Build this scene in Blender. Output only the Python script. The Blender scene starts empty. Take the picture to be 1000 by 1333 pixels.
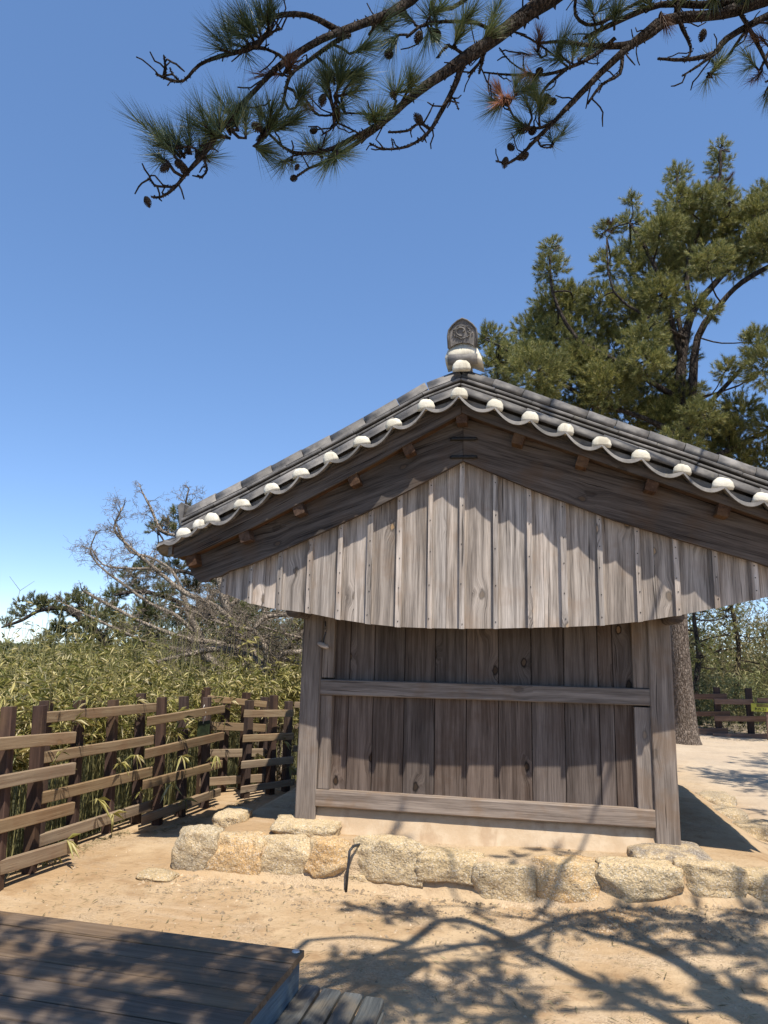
import bpy, math, random
import numpy as np
from mathutils import Vector, Matrix, noise

S = bpy.context.scene
# ------------------------------------------------------------------ camera
CAM = Vector((1.871, -5.943, 1.68))
def cam_axes():
    t, r, y = (math.radians(v) for v in (10.933, 1.452, -11.365))
    F = Vector((math.sin(y)*math.cos(t), math.cos(y)*math.cos(t), math.sin(t)))
    R0 = Vector((math.cos(y), -math.sin(y), 0)); U0 = R0.cross(F)
    R = R0*math.cos(r) + U0*math.sin(r); U = R.cross(F)
    return R, U, F
R_, U_, F_ = cam_axes()
cd = bpy.data.cameras.new('camera'); co = bpy.data.objects.new('camera', cd)
S.collection.objects.link(co)
M = Matrix((R_, U_, -F_)).transposed().to_4x4(); M.translation = CAM
co.matrix_world = M
cd.sensor_fit = 'HORIZONTAL'; cd.sensor_width = 36; cd.lens = 33.84
cd.clip_start = .05; cd.clip_end = 4000
S.camera = co
# ------------------------------------------------------------------ light
SUN = Vector((.262, -.465, 1.085)).normalized()
el = math.asin(SUN.z); az = math.atan2(SUN.x, SUN.y)
w = bpy.data.worlds.new('World'); S.world = w; w.use_nodes = True
nt = w.node_tree; bg = nt.nodes['Background']
sky = nt.nodes.new('ShaderNodeTexSky'); sky.sky_type = 'NISHITA'; sky.sun_disc = False
sky.sun_elevation = el; sky.sun_rotation = az; sky.altitude = 0
sky.air_density = .5; sky.dust_density = 0; sky.ozone_density = 2.2
hs = nt.nodes.new('ShaderNodeHueSaturation'); hs.inputs['Saturation'].default_value = 1.4; hs.inputs['Hue'].default_value = .506; hs.inputs['Value'].default_value = 2.12
gm = nt.nodes.new('ShaderNodeGamma'); gm.inputs[1].default_value = .6
nt.links.new(sky.outputs[0], gm.inputs[0]); nt.links.new(gm.outputs[0], hs.inputs['Color']); nt.links.new(hs.outputs[0], bg.inputs[0]); bg.inputs[1].default_value = .15
sl = bpy.data.lights.new('sun', 'SUN'); sl.energy = 5.0; sl.angle = math.radians(.53); sl.color = (1, .93, .82)
so = bpy.data.objects.new('sun', sl); S.collection.objects.link(so)
so.rotation_euler = SUN.to_track_quat('Z', 'Y').to_euler(); so.location = (3, -6, 12)
S.view_settings.view_transform = 'Standard'; S.view_settings.look = 'None'
S.view_settings.exposure = .42; S.view_settings.gamma = 1; S.view_settings.use_curve_mapping = False
S.render.engine = 'CYCLES'; S.cycles.max_bounces = 6; S.cycles.diffuse_bounces = 3
S.cycles.transparent_max_bounces = 4; S.cycles.use_denoising = True

col = S.collection
rnd = random.Random(11)
LIMBS = [[(2.646,-3.037,5.12,0.0421),(2.259,-3.314,4.549,0.0351),(1.999,-3.457,4.221,0.0288),(1.792,-3.559,3.997,0.0263),(1.651,-3.609,3.847,0.0215),(1.502,-3.662,3.698,0.0169),(1.372,-3.711,3.553,0.0124),(1.274,-3.763,3.451,0.0095),(1.194,-3.816,3.374,0.0066),(1.09,-3.835,3.367,0.0053),(1.03,-3.905,3.395,0.0039)],[(1.385,-3.708,3.548,0.0083),(1.234,-3.76,3.394,0.0061),(1.147,-3.814,3.318,0.0047),(1.104,-3.816,3.286,0.0033)],[(1.696,-3.442,4.628,0.0223),(1.471,-3.69,4.074,0.0172),(1.309,-3.792,3.899,0.0152),(1.199,-3.89,3.758,0.0133),(1.084,-3.942,3.637,0.0104),(1.024,-3.985,3.532,0.0089),(0.942,-4.024,3.381,0.0087),(0.913,-4.061,3.276,0.0086),(0.876,-4.057,3.222,0.0073),(0.828,-4.057,3.168,0.0061),(0.779,-4.055,3.112,0.0049),(0.742,-4.057,3.084,0.0037),(0.711,-4.063,3.084,0.0031)],[(0.876,-4.055,3.21,0.0037),(0.883,-4.046,3.17,0.0037),(0.868,-4.044,3.148,0.0031),(0.856,-4.048,3.155,0.0024)],[(0.786,-4.055,3.117,0.0037),(0.731,-4.066,3.115,0.0031),(0.712,-4.073,3.132,0.0024),(0.7,-4.076,3.139,0.0022)],[(0.869,-4.059,3.222,0.0031),(0.845,-4.067,3.241,0.0031),(0.831,-4.071,3.243,0.002)],[(1.239,-3.845,3.83,0.0109),(1.143,-3.917,3.835,0.0093),(1.057,-3.976,3.784,0.0078),(1.042,-3.973,3.756,0.0078),(1.02,-4.011,3.66,0.0077),(0.975,-4.015,3.636,0.0077),(0.9,-4.026,3.612,0.0064),(0.824,-4.034,3.58,0.0057),(0.771,-4.035,3.526,0.0051),(0.718,-4.046,3.529,0.0045),(0.681,-4.057,3.546,0.0032)],[(0.711,-4.049,3.539,0.0038),(0.714,-4.056,3.574,0.0038),(0.707,-4.063,3.607,0.0028)],[(0.753,-4.038,3.528,0.0036),(0.736,-4.046,3.547,0.0028),(0.726,-4.052,3.567,0.0023)],[(1.043,-4.009,3.675,0.0045),(1.071,-4.008,3.696,0.0038),(1.094,-4.005,3.704,0.0033)],[(0.988,-4.013,3.639,0.0057),(1.031,-3.987,3.654,0.0051),(1.088,-3.969,3.623,0.0045),(1.124,-3.97,3.56,0.0038)],[(1.267,-3.792,3.857,0.0097),(1.223,-3.838,3.779,0.0081),(1.146,-3.885,3.679,0.0073),(1.096,-3.929,3.586,0.0065),(1.079,-3.939,3.461,0.0051),(1.047,-3.953,3.395,0.0051)],[(1.382,-3.696,3.59,0.0042),(1.25,-3.741,3.577,0.0035),(1.155,-3.758,3.57,0.0035),(1.116,-3.794,3.608,0.0041),(1.09,-3.827,3.59,0.0041)],[(1.314,-3.759,3.47,0.0034),(1.235,-3.782,3.508,0.003),(1.221,-3.825,3.451,0.0024),(1.19,-3.827,3.429,0.0021)],[(1.655,-3.589,3.852,0.0116),(1.624,-3.615,3.741,0.0093),(1.576,-3.631,3.617,0.0078),(1.54,-3.67,3.514,0.0062),(1.466,-3.676,3.469,0.0048),(1.384,-3.69,3.456,0.0041),(1.333,-3.704,3.476,0.0028)],[(1.59,-3.634,3.645,0.0056),(1.628,-3.651,3.664,0.0035),(1.648,-3.648,3.616,0.0028)],[(1.548,-3.672,3.531,0.0055),(1.508,-3.684,3.551,0.0048),(1.467,-3.686,3.523,0.0041),(1.399,-3.699,3.516,0.0035)],[(1.417,-3.684,3.459,0.0028),(1.412,-3.692,3.495,0.0022)],[(1.734,-3.556,3.924,0.0073),(1.722,-3.56,3.881,0.0058),(1.678,-3.576,3.813,0.0043)],[(1.734,-3.557,3.93,0.0073),(1.725,-3.56,3.881,0.0058),(1.717,-3.571,3.828,0.0043)],[(1.678,-3.59,3.884,0.0072),(1.608,-3.612,3.925,0.0058),(1.567,-3.63,3.865,0.0043)],[(1.792,-3.556,3.983,0.0073),(1.707,-3.584,4.038,0.0066),(1.541,-3.66,3.991,0.0057),(1.458,-3.683,3.921,0.0043)],[(3.446,-2.741,4.96,0.0398),(2.95,-2.972,4.576,0.0306),(2.712,-3.09,4.403,0.0247),(2.497,-3.171,4.332,0.0211),(2.345,-3.226,4.194,0.016),(2.197,-3.274,4.022,0.0126),(2.069,-3.32,3.858,0.0108),(1.997,-3.337,3.766,0.0092),(1.927,-3.356,3.684,0.0076),(1.873,-3.366,3.628,0.0061),(1.819,-3.377,3.579,0.0045),(1.769,-3.389,3.586,0.003)],[(2.281,-3.255,4.118,0.0079),(2.266,-3.252,4.032,0.0063),(2.2,-3.265,3.976,0.0055),(2.136,-3.271,3.89,0.0047)],[(1.997,-3.337,3.766,0.0061),(1.919,-3.356,3.733,0.0053),(1.85,-3.385,3.754,0.0046),(1.821,-3.411,3.806,0.0045)],[(1.988,-3.337,3.757,0.0046),(1.939,-3.346,3.704,0.0038),(1.948,-3.338,3.668,0.0031),(1.987,-3.329,3.663,0.0027)],[(3.26,-2.828,4.688,0.0246),(2.949,-2.955,4.489,0.017),(2.74,-3.064,4.3,0.0148),(2.667,-3.109,4.193,0.0114),(2.541,-3.173,4.124,0.008),(2.429,-3.196,4.127,0.0048)],[(2.68,-3.108,4.199,0.0081),(2.597,-3.158,4.103,0.0056),(2.528,-3.163,4.058,0.0035)],[(2.883,-3.009,4.428,0.0084),(2.807,-3.034,4.319,0.0066),(2.735,-3.046,4.203,0.0049),(2.641,-3.096,4.097,0.0032)],[(2.504,-3.172,4.341,0.0146),(2.345,-3.225,4.188,0.0128),(2.171,-3.302,4.135,0.0094),(2.031,-3.349,4.127,0.0062),(1.939,-3.374,4.108,0.0047)],[(2.248,-3.292,4.162,0.0078),(2.168,-3.311,4.076,0.0078),(2.068,-3.348,4.0,0.0069),(1.958,-3.364,3.97,0.0062),(1.817,-3.41,3.951,0.0046),(1.726,-3.429,3.958,0.0031)],[(2.059,-3.35,4.0,0.0046),(1.999,-3.372,4.053,0.0039),(1.909,-3.419,4.095,0.0038),(1.819,-3.461,4.111,0.003)],[(1.907,-3.392,3.953,0.0038),(1.832,-3.425,3.994,0.0031),(1.788,-3.445,4.047,0.0027)],[(2.059,-3.35,4.0,0.0062),(1.981,-3.37,3.916,0.0054),(1.935,-3.376,3.847,0.0046)],[(2.103,-3.36,4.358,0.0063),(2.098,-3.34,4.257,0.0063),(2.172,-3.318,4.219,0.0071),(2.319,-3.259,4.334,0.008),(2.454,-3.201,4.442,0.0097)],[(2.95,-2.972,4.573,0.017),(2.69,-3.103,4.444,0.0148),(2.454,-3.192,4.394,0.013),(2.255,-3.259,4.267,0.0096),(2.125,-3.316,4.159,0.0063)],[(2.792,-3.062,4.449,0.01),(2.866,-3.039,4.303,0.0082),(2.913,-3.005,4.175,0.0066),(2.96,-2.976,4.079,0.0049)],[(3.084,-2.942,4.56,0.0102),(2.964,-2.977,4.348,0.0084),(2.88,-3.011,4.174,0.0049)],[(1.94,-3.469,4.219,0.0121),(1.764,-3.558,4.229,0.0104),(1.621,-3.612,4.093,0.0073),(1.539,-3.654,4.065,0.0058)],[(2.518,-3.189,4.444,0.013),(2.532,-3.164,4.333,0.0114),(2.574,-3.152,4.206,0.0064),(2.551,-3.173,4.133,0.0048)]]
SHOOTS = [((0.804,-4.069,3.208),(0.694,-4.086,3.335),0),((0.816,-4.067,3.209),(0.729,-4.054,3.361),0),((0.828,-4.067,3.221),(0.809,-4.022,3.348),0),((0.763,-4.075,3.195),(0.637,-4.011,3.301),0),((0.843,-4.043,3.223),(0.868,-3.999,3.325),0),((0.797,-4.089,3.195),(0.693,-4.044,3.397),0),((0.913,-4.061,3.276),(0.904,-4.177,3.26),0),((0.925,-4.058,3.276),(0.929,-4.084,3.366),1),((0.941,-4.012,3.319),(0.901,-3.947,3.509),1),((0.99,-4.0,3.308),(0.978,-3.994,3.458),0),((1.022,-3.951,3.357),(0.976,-3.901,3.567),1),((1.034,-3.946,3.345),(1.128,-4.035,3.402),0),((0.961,-4.05,3.272),(0.888,-4.077,3.294),0),((1.065,-3.927,3.385),(1.172,-3.97,3.393),0),((0.996,-3.948,3.319),(1.042,-3.925,3.302),0),((0.966,-4.009,3.332),(0.911,-4.028,3.467),1),((1.047,-3.951,3.382),(1.1,-4.064,3.395),0),((1.12,-3.904,3.484),(1.179,-3.968,3.51),0),((1.104,-3.974,3.559),(1.141,-4.022,3.56),2),((1.094,-3.975,3.551),(1.015,-3.905,3.644),2),((1.121,-3.912,3.523),(1.153,-3.838,3.519),2),((1.021,-4.013,3.67),(0.959,-4.111,3.672),0),((0.975,-4.016,3.639),(0.859,-3.981,3.72),0),((1.0,-4.016,3.664),(0.985,-4.117,3.705),0),((1.026,-4.013,3.675),(0.992,-4.015,3.799),0),((1.044,-3.997,3.718),(1.071,-4.09,3.747),0),((0.937,-4.019,3.618),(0.901,-4.137,3.548),0),((0.995,-4.031,3.633),(0.873,-3.996,3.801),1),((1.223,-3.85,3.576),(1.217,-3.929,3.604),0),((1.236,-3.845,3.563),(1.313,-3.91,3.615),0),((1.249,-3.842,3.564),(1.316,-3.73,3.673),1),((1.223,-3.845,3.55),(1.146,-3.797,3.702),0),((1.245,-3.838,3.645),(1.361,-3.866,3.639),0),((1.235,-3.837,3.524),(1.234,-3.728,3.552),0),((1.278,-3.821,3.749),(1.356,-3.802,3.785),0),((1.275,-3.842,3.591),(1.319,-3.806,3.678),1),((1.237,-3.808,3.641),(1.256,-3.887,3.69),0),((1.194,-3.812,3.354),(1.106,-3.744,3.477),1),((1.215,-3.808,3.354),(1.249,-3.768,3.431),1),((1.096,-3.848,3.33),(0.985,-3.765,3.386),0),((1.181,-3.817,3.366),(1.156,-3.747,3.484),1),((1.246,-3.804,3.368),(1.194,-3.85,3.295),1),((1.422,-3.718,3.636),(1.461,-3.752,3.673),1),((1.468,-3.713,3.659),(1.529,-3.784,3.657),1),((1.331,-3.718,3.547),(1.402,-3.791,3.54),1),((1.358,-3.713,3.548),(1.353,-3.813,3.498),1),((1.538,-3.648,4.036),(1.615,-3.686,4.053),1),((1.568,-3.649,3.963),(1.538,-3.653,4.083),0),((1.651,-3.618,3.997),(1.722,-3.724,3.978),1),((1.484,-3.671,3.989),(1.422,-3.658,4.088),0),((1.622,-3.61,3.925),(1.688,-3.647,3.978),1),((1.72,-3.573,3.944),(1.78,-3.62,4.006),1),((1.375,-3.704,3.941),(1.433,-3.637,4.065),0),((1.323,-3.729,3.909),(1.394,-3.736,3.99),0),((1.526,-3.663,3.991),(1.573,-3.676,3.871),0),((1.431,-3.69,3.929),(1.375,-3.697,3.882),0),((1.764,-3.573,4.039),(1.792,-3.542,4.17),1),((1.938,-3.385,4.058),(1.952,-3.499,4.088),2),((1.953,-3.378,4.037),(1.91,-3.299,4.191),2),((2.005,-3.366,4.029),(2.03,-3.481,4.033),0),((2.075,-3.332,4.035),(2.091,-3.301,4.208),1),((2.106,-3.329,4.048),(2.198,-3.255,4.205),1),((2.065,-3.352,4.019),(1.971,-3.485,3.987),0),((2.138,-3.316,4.066),(2.176,-3.269,4.233),0),((1.807,-3.411,3.842),(1.764,-3.459,3.876),3),((1.807,-3.41,3.837),(1.755,-3.392,3.795),1),((1.822,-3.408,3.843),(1.784,-3.522,3.761),3),((1.831,-3.405,3.837),(1.882,-3.502,3.808),1),((1.922,-3.389,3.954),(1.877,-3.468,3.907),3),((1.937,-3.384,3.945),(1.907,-3.286,3.993),2),((1.94,-3.36,3.773),(1.948,-3.441,3.807),1),((1.911,-3.369,3.787),(1.882,-3.336,3.917),1),((1.976,-3.338,3.751),(2.024,-3.246,3.879),0),((1.987,-3.33,3.669),(2.007,-3.238,3.78),0),((1.904,-3.37,3.734),(1.845,-3.418,3.721),0),((1.95,-3.37,3.833),(1.905,-3.418,3.85),1),((2.172,-3.325,4.252),(2.121,-3.342,4.318),0),((2.188,-3.301,4.2),(2.26,-3.251,4.368),1),((2.251,-3.286,4.241),(2.277,-3.38,4.251),0),((2.673,-3.097,4.136),(2.748,-3.04,4.237),1),((2.647,-3.098,4.113),(2.724,-3.018,4.161),1),((2.864,-3.016,4.18),(2.843,-2.954,4.302),1),((2.887,-3.009,4.168),(2.812,-3.109,4.015),2),((2.919,-2.994,4.127),(2.963,-2.871,4.111),0),((2.921,-3.005,4.289),(2.841,-3.119,4.269),2),((2.413,-3.24,4.333),(2.36,-3.296,4.36),0),((2.517,-3.177,4.38),(2.572,-3.157,4.475),0),((2.657,-3.109,4.444),(2.717,-3.024,4.601),1),((2.793,-3.065,4.465),(2.83,-3.104,4.496),0),((2.932,-2.996,4.413),(3.035,-2.9,4.571),0),((2.448,-3.213,4.336),(2.48,-3.182,4.267),2)]
CONES = [((0.699,-4.063,3.069),0.0159),((0.765,-4.089,3.163),0.0182),((0.79,-4.05,3.202),0.0197),((0.816,-4.059,3.168),0.0171),((1.014,-3.975,3.367),0.0215),((1.096,-3.817,3.281),0.016),((1.164,-3.836,3.444),0.016),((1.394,-3.701,3.842),0.0226),((1.56,-3.647,3.946),0.0287),((1.5,-3.675,3.922),0.0228),((1.419,-3.721,3.649),0.018),((1.508,-3.686,3.565),0.0207),((1.804,-3.427,3.815),0.0227),((1.971,-3.379,3.847),0.0228),((1.996,-3.336,3.865),0.0201),((1.874,-3.383,3.718),0.0258),((1.913,-3.347,3.734),0.023),((1.829,-3.397,3.634),0.0196),((1.807,-3.389,3.575),0.0196),((1.879,-3.353,3.62),0.0213),((2.627,-3.133,4.271),0.0227),((1.202,-3.867,3.534),0.0198),((1.229,-3.859,3.628),0.0213),((1.107,-3.822,3.32),0.012),((1.945,-3.405,3.953),0.0183),((1.014,-3.932,3.358),0.0154)]
SLIMBS = [[(4.45,-4.275,4.6,0.0612),(4.114,-3.803,4.7,0.0432),(3.932,-3.544,4.7,0.036),(3.721,-3.227,4.7,0.0324),(3.449,-3.014,4.7,0.0288),(3.212,-2.943,5.0,0.0245),(3.068,-2.885,5.0,0.0173),(2.82,-2.866,5.0,0.0115),(2.613,-2.729,5.3,0.0086)],[(3.068,-2.941,5.0,0.018),(3.401,-2.393,5.35,0.0158),(3.67,-1.711,5.55,0.013),(3.896,-1.242,6.0,0.0086)],[(4.114,-3.803,4.7,0.0288),(3.661,-3.815,4.6,0.0216),(3.297,-3.885,4.6,0.0144),(3.005,-3.967,4.6,0.0086)],[(3.211,-2.97,5.0,0.0144),(3.011,-3.418,4.6,0.0115),(2.759,-3.432,4.6,0.0086),(2.407,-3.528,4.5,0.0072)],[(3.019,-2.898,5.0,0.013),(2.643,-2.808,5.15,0.0094),(2.324,-2.909,5.05,0.0072)]]
SBLOBS = [(1.979,-3.026,5.031,0.1),(2.282,-2.988,5.035,0.14),(2.499,-3.056,5.06,0.13),(2.128,-3.043,4.97,0.1),(1.999,-3.673,4.434,0.12),(2.282,-3.906,4.62,0.15),(2.556,-4.099,4.897,0.15),(1.892,-3.585,4.445,0.08),(2.626,-3.523,4.344,0.17),(2.884,-3.881,4.888,0.16),(2.618,-4.038,4.48,0.17),(2.382,-4.079,4.365,0.17),(2.875,-3.842,4.214,0.14),(2.824,-3.274,4.535,0.12),(3.241,-2.902,4.744,0.14),(3.442,-2.722,4.41,0.15),(3.727,-2.59,4.38,0.16),(3.928,-2.412,4.05,0.16),(4.425,-2.593,4.824,0.18),(3.768,-2.716,4.029,0.16),(4.125,-2.883,4.444,0.18),(3.431,-3.718,4.755,0.15),(3.459,-3.484,4.118,0.14),(4.013,-3.607,4.658,0.18),(3.377,-2.728,4.855,0.11),(3.652,-2.539,4.567,0.12),(4.3,-3.184,4.709,0.2),(3.155,-2.694,5.146,0.09),(2.752,-2.911,5.141,0.09),(3.308,-2.377,5.634,0.06),(2.559,-1.573,6.71,0.06),(2.729,-1.78,6.365,0.05),(2.122,-2.379,5.758,0.06),(3.026,-2.574,5.499,0.07),(4.493,-0.961,4.767,0.08),(5.45,0.76,4.878,0.1),(5.105,-0.077,4.408,0.12)]
DBLOBS = [(0.797,-4.614,4.543,0.15),(1.099,-4.688,4.688,0.15),(1.179,-4.376,4.537,0.15),(1.413,-4.476,4.425,0.15),(1.725,-4.545,4.492,0.15),(1.689,-4.724,4.338,0.15),(1.495,-4.776,4.476,0.15),(1.416,-5.043,4.843,0.15),(1.178,-5.03,4.826,0.15),(1.08,-5.145,4.626,0.15),(1.412,-5.081,4.55,0.15),(1.668,-4.94,4.453,0.15),(1.789,-4.745,4.303,0.15),(1.806,-4.407,4.413,0.15),(0.865,-4.919,4.719,0.15),(2.171,-4.938,4.77,0.15),(2.151,-4.669,4.467,0.15),(2.337,-4.93,4.722,0.15),(1.577,-4.491,4.715,0.15),(0.456,-4.492,4.667,0.15),(1.622,-4.957,4.648,0.15),(2.14,-5.055,4.706,0.15),(1.917,-4.968,4.468,0.15)]
RBLOBS = [(1.13,9.87,8.87,0.32),(1.34,8.69,7.8,0.36),(1.69,9.26,8.05,0.51),(2.18,10.06,9.04,0.53),(2.56,9.83,9.52,0.53),(2.43,8.72,9.86,0.33),(2.53,10.55,11.45,0.22),(2.95,9.72,9.52,0.45),(3.25,9.53,8.76,0.54),(2.12,7.93,7.2,0.55),(2.8,9.43,7.5,0.67),(3.51,8.6,7.14,0.56),(3.83,9.78,8.39,0.55),(3.7,9.2,10.11,0.3),(3.81,10.19,11.55,0.22),(4.27,9.71,10.64,0.35),(4.33,10.13,11.67,0.23),(4.19,8.87,11.4,0.15),(4.71,9.7,10.13,0.58),(4.66,9.97,11.14,0.28),(5.22,10.22,11.44,0.46),(5.13,8.88,11.3,0.36),(5.46,10.26,12.88,0.24),(5.81,10.34,11.75,0.47),(6.23,9.83,12.05,0.28),(6.51,10.63,13.29,0.24),(6.54,10.58,13.72,0.17),(5.99,9.35,11.01,0.4),(6.45,9.38,10.8,0.5),(6.01,8.37,10.86,0.19),(4.75,10.24,9.18,0.59),(5.18,10.52,8.5,0.49),(4.12,9.24,9.1,0.5),(5.64,9.84,10.59,0.58),(6.53,9.92,10.37,0.44),(7.27,9.94,11.79,0.45),(6.68,8.38,9.98,0.4),(4.66,10.09,7.56,0.65),(5.09,9.53,7.08,0.49),(4.1,9.76,6.77,0.57),(3.15,9.08,6.58,0.48),(5.17,9.65,6.69,0.55),(5.86,10.07,6.5,0.43),(6.28,9.68,6.82,0.39),(6.03,9.92,6.06,0.42),(6.36,7.98,7.15,0.43),(6.31,8.35,7.78,0.27),(6.78,9.13,6.29,0.46),(6.19,9.72,5.75,0.38),(4.75,8.51,5.7,0.42),(6.73,9.82,5.77,0.35),(7.73,9.67,10.85,0.6),(7.3,8.02,8.89,0.59),(7.65,9.22,8.0,0.62),(7.54,8.53,6.3,0.64),(8.05,8.05,8.23,0.63),(7.44,8.27,11.19,0.46),(5.83,8.79,7.39,0.22),(5.52,8.41,8.51,0.18),(2.13,8.44,6.82,0.35),(4.18,8.0,7.35,0.36),(3.48,9.2,9.31,0.37),(3.1,8.96,7.82,0.42),(1.31,9.61,7.64,0.28),(2.58,9.55,8.45,0.58),(4.69,8.57,10.46,0.42),(5.6,10.43,10.65,0.5),(5.45,7.9,9.31,0.36),(5.67,9.04,11.38,0.33),(4.65,8.68,9.05,0.44),(6.58,9.05,10.04,0.45),(4.23,8.22,7.93,0.4),(3.86,10.23,7.75,0.56),(2.86,8.95,7.82,0.49),(5.14,8.0,8.41,0.24),(6.05,9.62,6.39,0.32),(5.2,8.17,6.27,0.32),(4.66,9.43,6.63,0.42),(6.65,8.85,10.8,0.38)]
RLIMBS = [[(4.822,9.3,-0.142,0.227),(4.827,9.3,0.493,0.199),(4.791,9.25,1.358,0.186),(4.762,9.2,2.09,0.18),(4.785,9.2,3.14,0.175),(4.904,9.2,4.374,0.17),(5.069,9.3,5.509,0.157),(5.054,9.3,6.996,0.12),(5.127,9.3,7.842,0.097),(5.387,9.4,8.917,0.082),(5.913,9.5,9.643,0.066),(6.52,9.6,10.282,0.05),(7.111,9.7,10.599,0.042)],[(5.048,9.3,5.672,0.11),(5.243,9.2,6.951,0.095),(5.471,9.1,8.249,0.08),(5.906,9.0,8.943,0.064),(6.277,8.9,9.378,0.055),(6.924,8.8,9.662,0.039)],[(5.387,9.4,8.917,0.066),(5.365,9.4,9.995,0.058),(5.737,9.4,11.062,0.042),(6.103,9.4,11.96,0.034),(6.201,9.4,12.806,0.021)],[(5.127,9.3,7.842,0.065),(4.85,9.0,8.934,0.048),(4.572,8.9,9.959,0.041),(4.14,8.9,10.903,0.025)],[(5.054,9.3,6.996,0.072),(4.47,9.0,7.248,0.056),(3.702,8.8,7.714,0.048),(2.937,8.7,8.229,0.04),(2.483,8.6,9.257,0.033),(2.452,8.6,10.151,0.016)],[(5.073,9.3,6.162,0.071),(4.288,9.0,6.508,0.055),(3.218,8.8,6.899,0.04),(2.138,8.6,7.549,0.032),(1.353,8.5,8.065,0.024)],[(5.111,9.3,6.326,0.064),(5.788,9.6,7.07,0.049),(6.414,9.8,7.804,0.041),(7.056,10.0,8.556,0.033),(7.717,10.0,9.225,0.025)],[(5.069,9.3,5.509,0.071),(5.843,9.5,5.867,0.055),(6.847,9.8,6.42,0.04),(7.825,10.0,6.783,0.024)],[(5.175,9.3,8.185,0.049),(5.146,9.6,9.575,0.042),(5.261,9.8,11.173,0.035),(5.36,9.8,12.52,0.018)],[(5.193,9.2,8.312,0.048),(4.533,8.6,8.418,0.031),(3.704,8.4,9.057,0.024),(3.592,8.4,10.284,0.016)]]
LBLOBS = [(-11.771,11.213,2.156,0.143),(-11.892,11.742,2.426,0.19),(-11.585,11.546,2.668,0.188),(-10.826,10.987,2.741,0.202),(-10.988,11.538,2.634,0.166),(-10.56,11.299,2.624,0.184),(-10.434,10.917,2.721,0.16),(-9.759,10.599,2.667,0.195),(-10.216,11.234,2.423,0.162),(-9.85,11.189,2.827,0.202),(-10.029,11.74,2.949,0.208),(-9.821,11.755,2.663,0.29),(-9.778,11.252,2.431,0.161),(-10.005,10.892,2.114,0.198),(-10.293,11.651,1.996,0.247),(-8.62,10.401,2.308,0.266),(-9.003,10.551,2.024,0.269),(-8.853,11.192,2.441,0.319),(-10.346,11.261,1.863,0.242),(-10.075,10.597,1.718,0.233),(-9.672,11.281,1.739,0.28),(-9.252,11.648,1.855,0.325),(-8.174,10.926,2.052,0.311),(-8.496,11.004,2.632,0.197)]
LLIMBS = [[(-8.393,11.2,0.521,0.155),(-8.73,11.2,1.661,0.128),(-9.258,11.2,2.08,0.1),(-9.699,11.2,2.429,0.08),(-10.031,11.0,2.612,0.06),(-10.618,10.9,2.498,0.05),(-11.002,10.8,2.23,0.04),(-11.484,10.7,2.041,0.025)],[(-9.258,11.2,2.08,0.06),(-9.603,11.1,2.188,0.05),(-9.749,11.0,2.123,0.03)],[(-8.73,11.2,1.661,0.069),(-9.554,11.3,2.537,0.04),(-9.858,11.3,2.835,0.03)],[(-8.73,11.2,1.661,0.059),(-8.477,11.4,2.26,0.04)]]
MBLOBS = [(-5.478,8.794,4.666,0.172),(-5.793,8.879,4.598,0.173),(-5.715,9.764,4.729,0.183),(-5.65,8.994,4.441,0.174),(-6.617,9.749,4.493,0.184),(-6.874,9.688,4.392,0.147),(-6.102,9.275,4.316,0.16),(-5.097,8.838,4.234,0.205),(-6.576,9.775,3.885,0.165),(-5.92,9.145,3.849,0.175),(-6.623,9.04,3.431,0.174),(-6.259,8.915,3.296,0.207),(-6.284,9.78,3.447,0.218),(-5.557,9.139,3.585,0.208),(-6.888,8.872,3.237,0.173),(-6.813,9.12,2.967,0.21),(-5.897,8.658,2.848,0.235),(-5.59,9.308,2.993,0.279),(-4.843,9.077,3.063,0.273),(-7.224,8.881,2.769,0.207),(-6.021,9.516,2.393,0.317),(-5.295,9.575,2.407,0.35),(-4.114,8.517,2.368,0.324),(-6.606,9.192,2.367,0.278),(-3.741,8.856,2.555,0.264),(-5.085,9.716,3.838,0.251),(-4.676,9.516,1.901,0.344),(-3.516,8.819,1.909,0.293),(-5.45,8.848,1.787,0.3),(-2.892,8.701,2.077,0.257),(-6.692,9.785,1.865,0.287)]
MLIMBS = [[(-3.887,9.2,-0.024,0.18),(-4.132,9.2,1.086,0.15),(-4.464,9.2,2.064,0.127),(-4.806,9.2,3.075,0.103),(-5.286,9.1,3.929,0.069),(-5.667,9.0,4.62,0.035)],[(-4.464,9.2,2.064,0.068),(-5.405,9.0,2.543,0.051),(-6.434,8.8,2.856,0.043),(-7.113,8.7,2.756,0.026)],[(-4.806,9.2,3.075,0.06),(-5.652,9.0,3.308,0.043),(-6.54,8.9,3.38,0.026)],[(-5.286,9.1,3.929,0.043),(-5.976,9.0,3.829,0.026),(-6.339,8.9,4.254,0.017)],[(-4.352,9.2,1.735,0.05),(-3.721,9.3,2.416,0.042),(-3.103,9.3,2.425,0.025)]]
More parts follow.
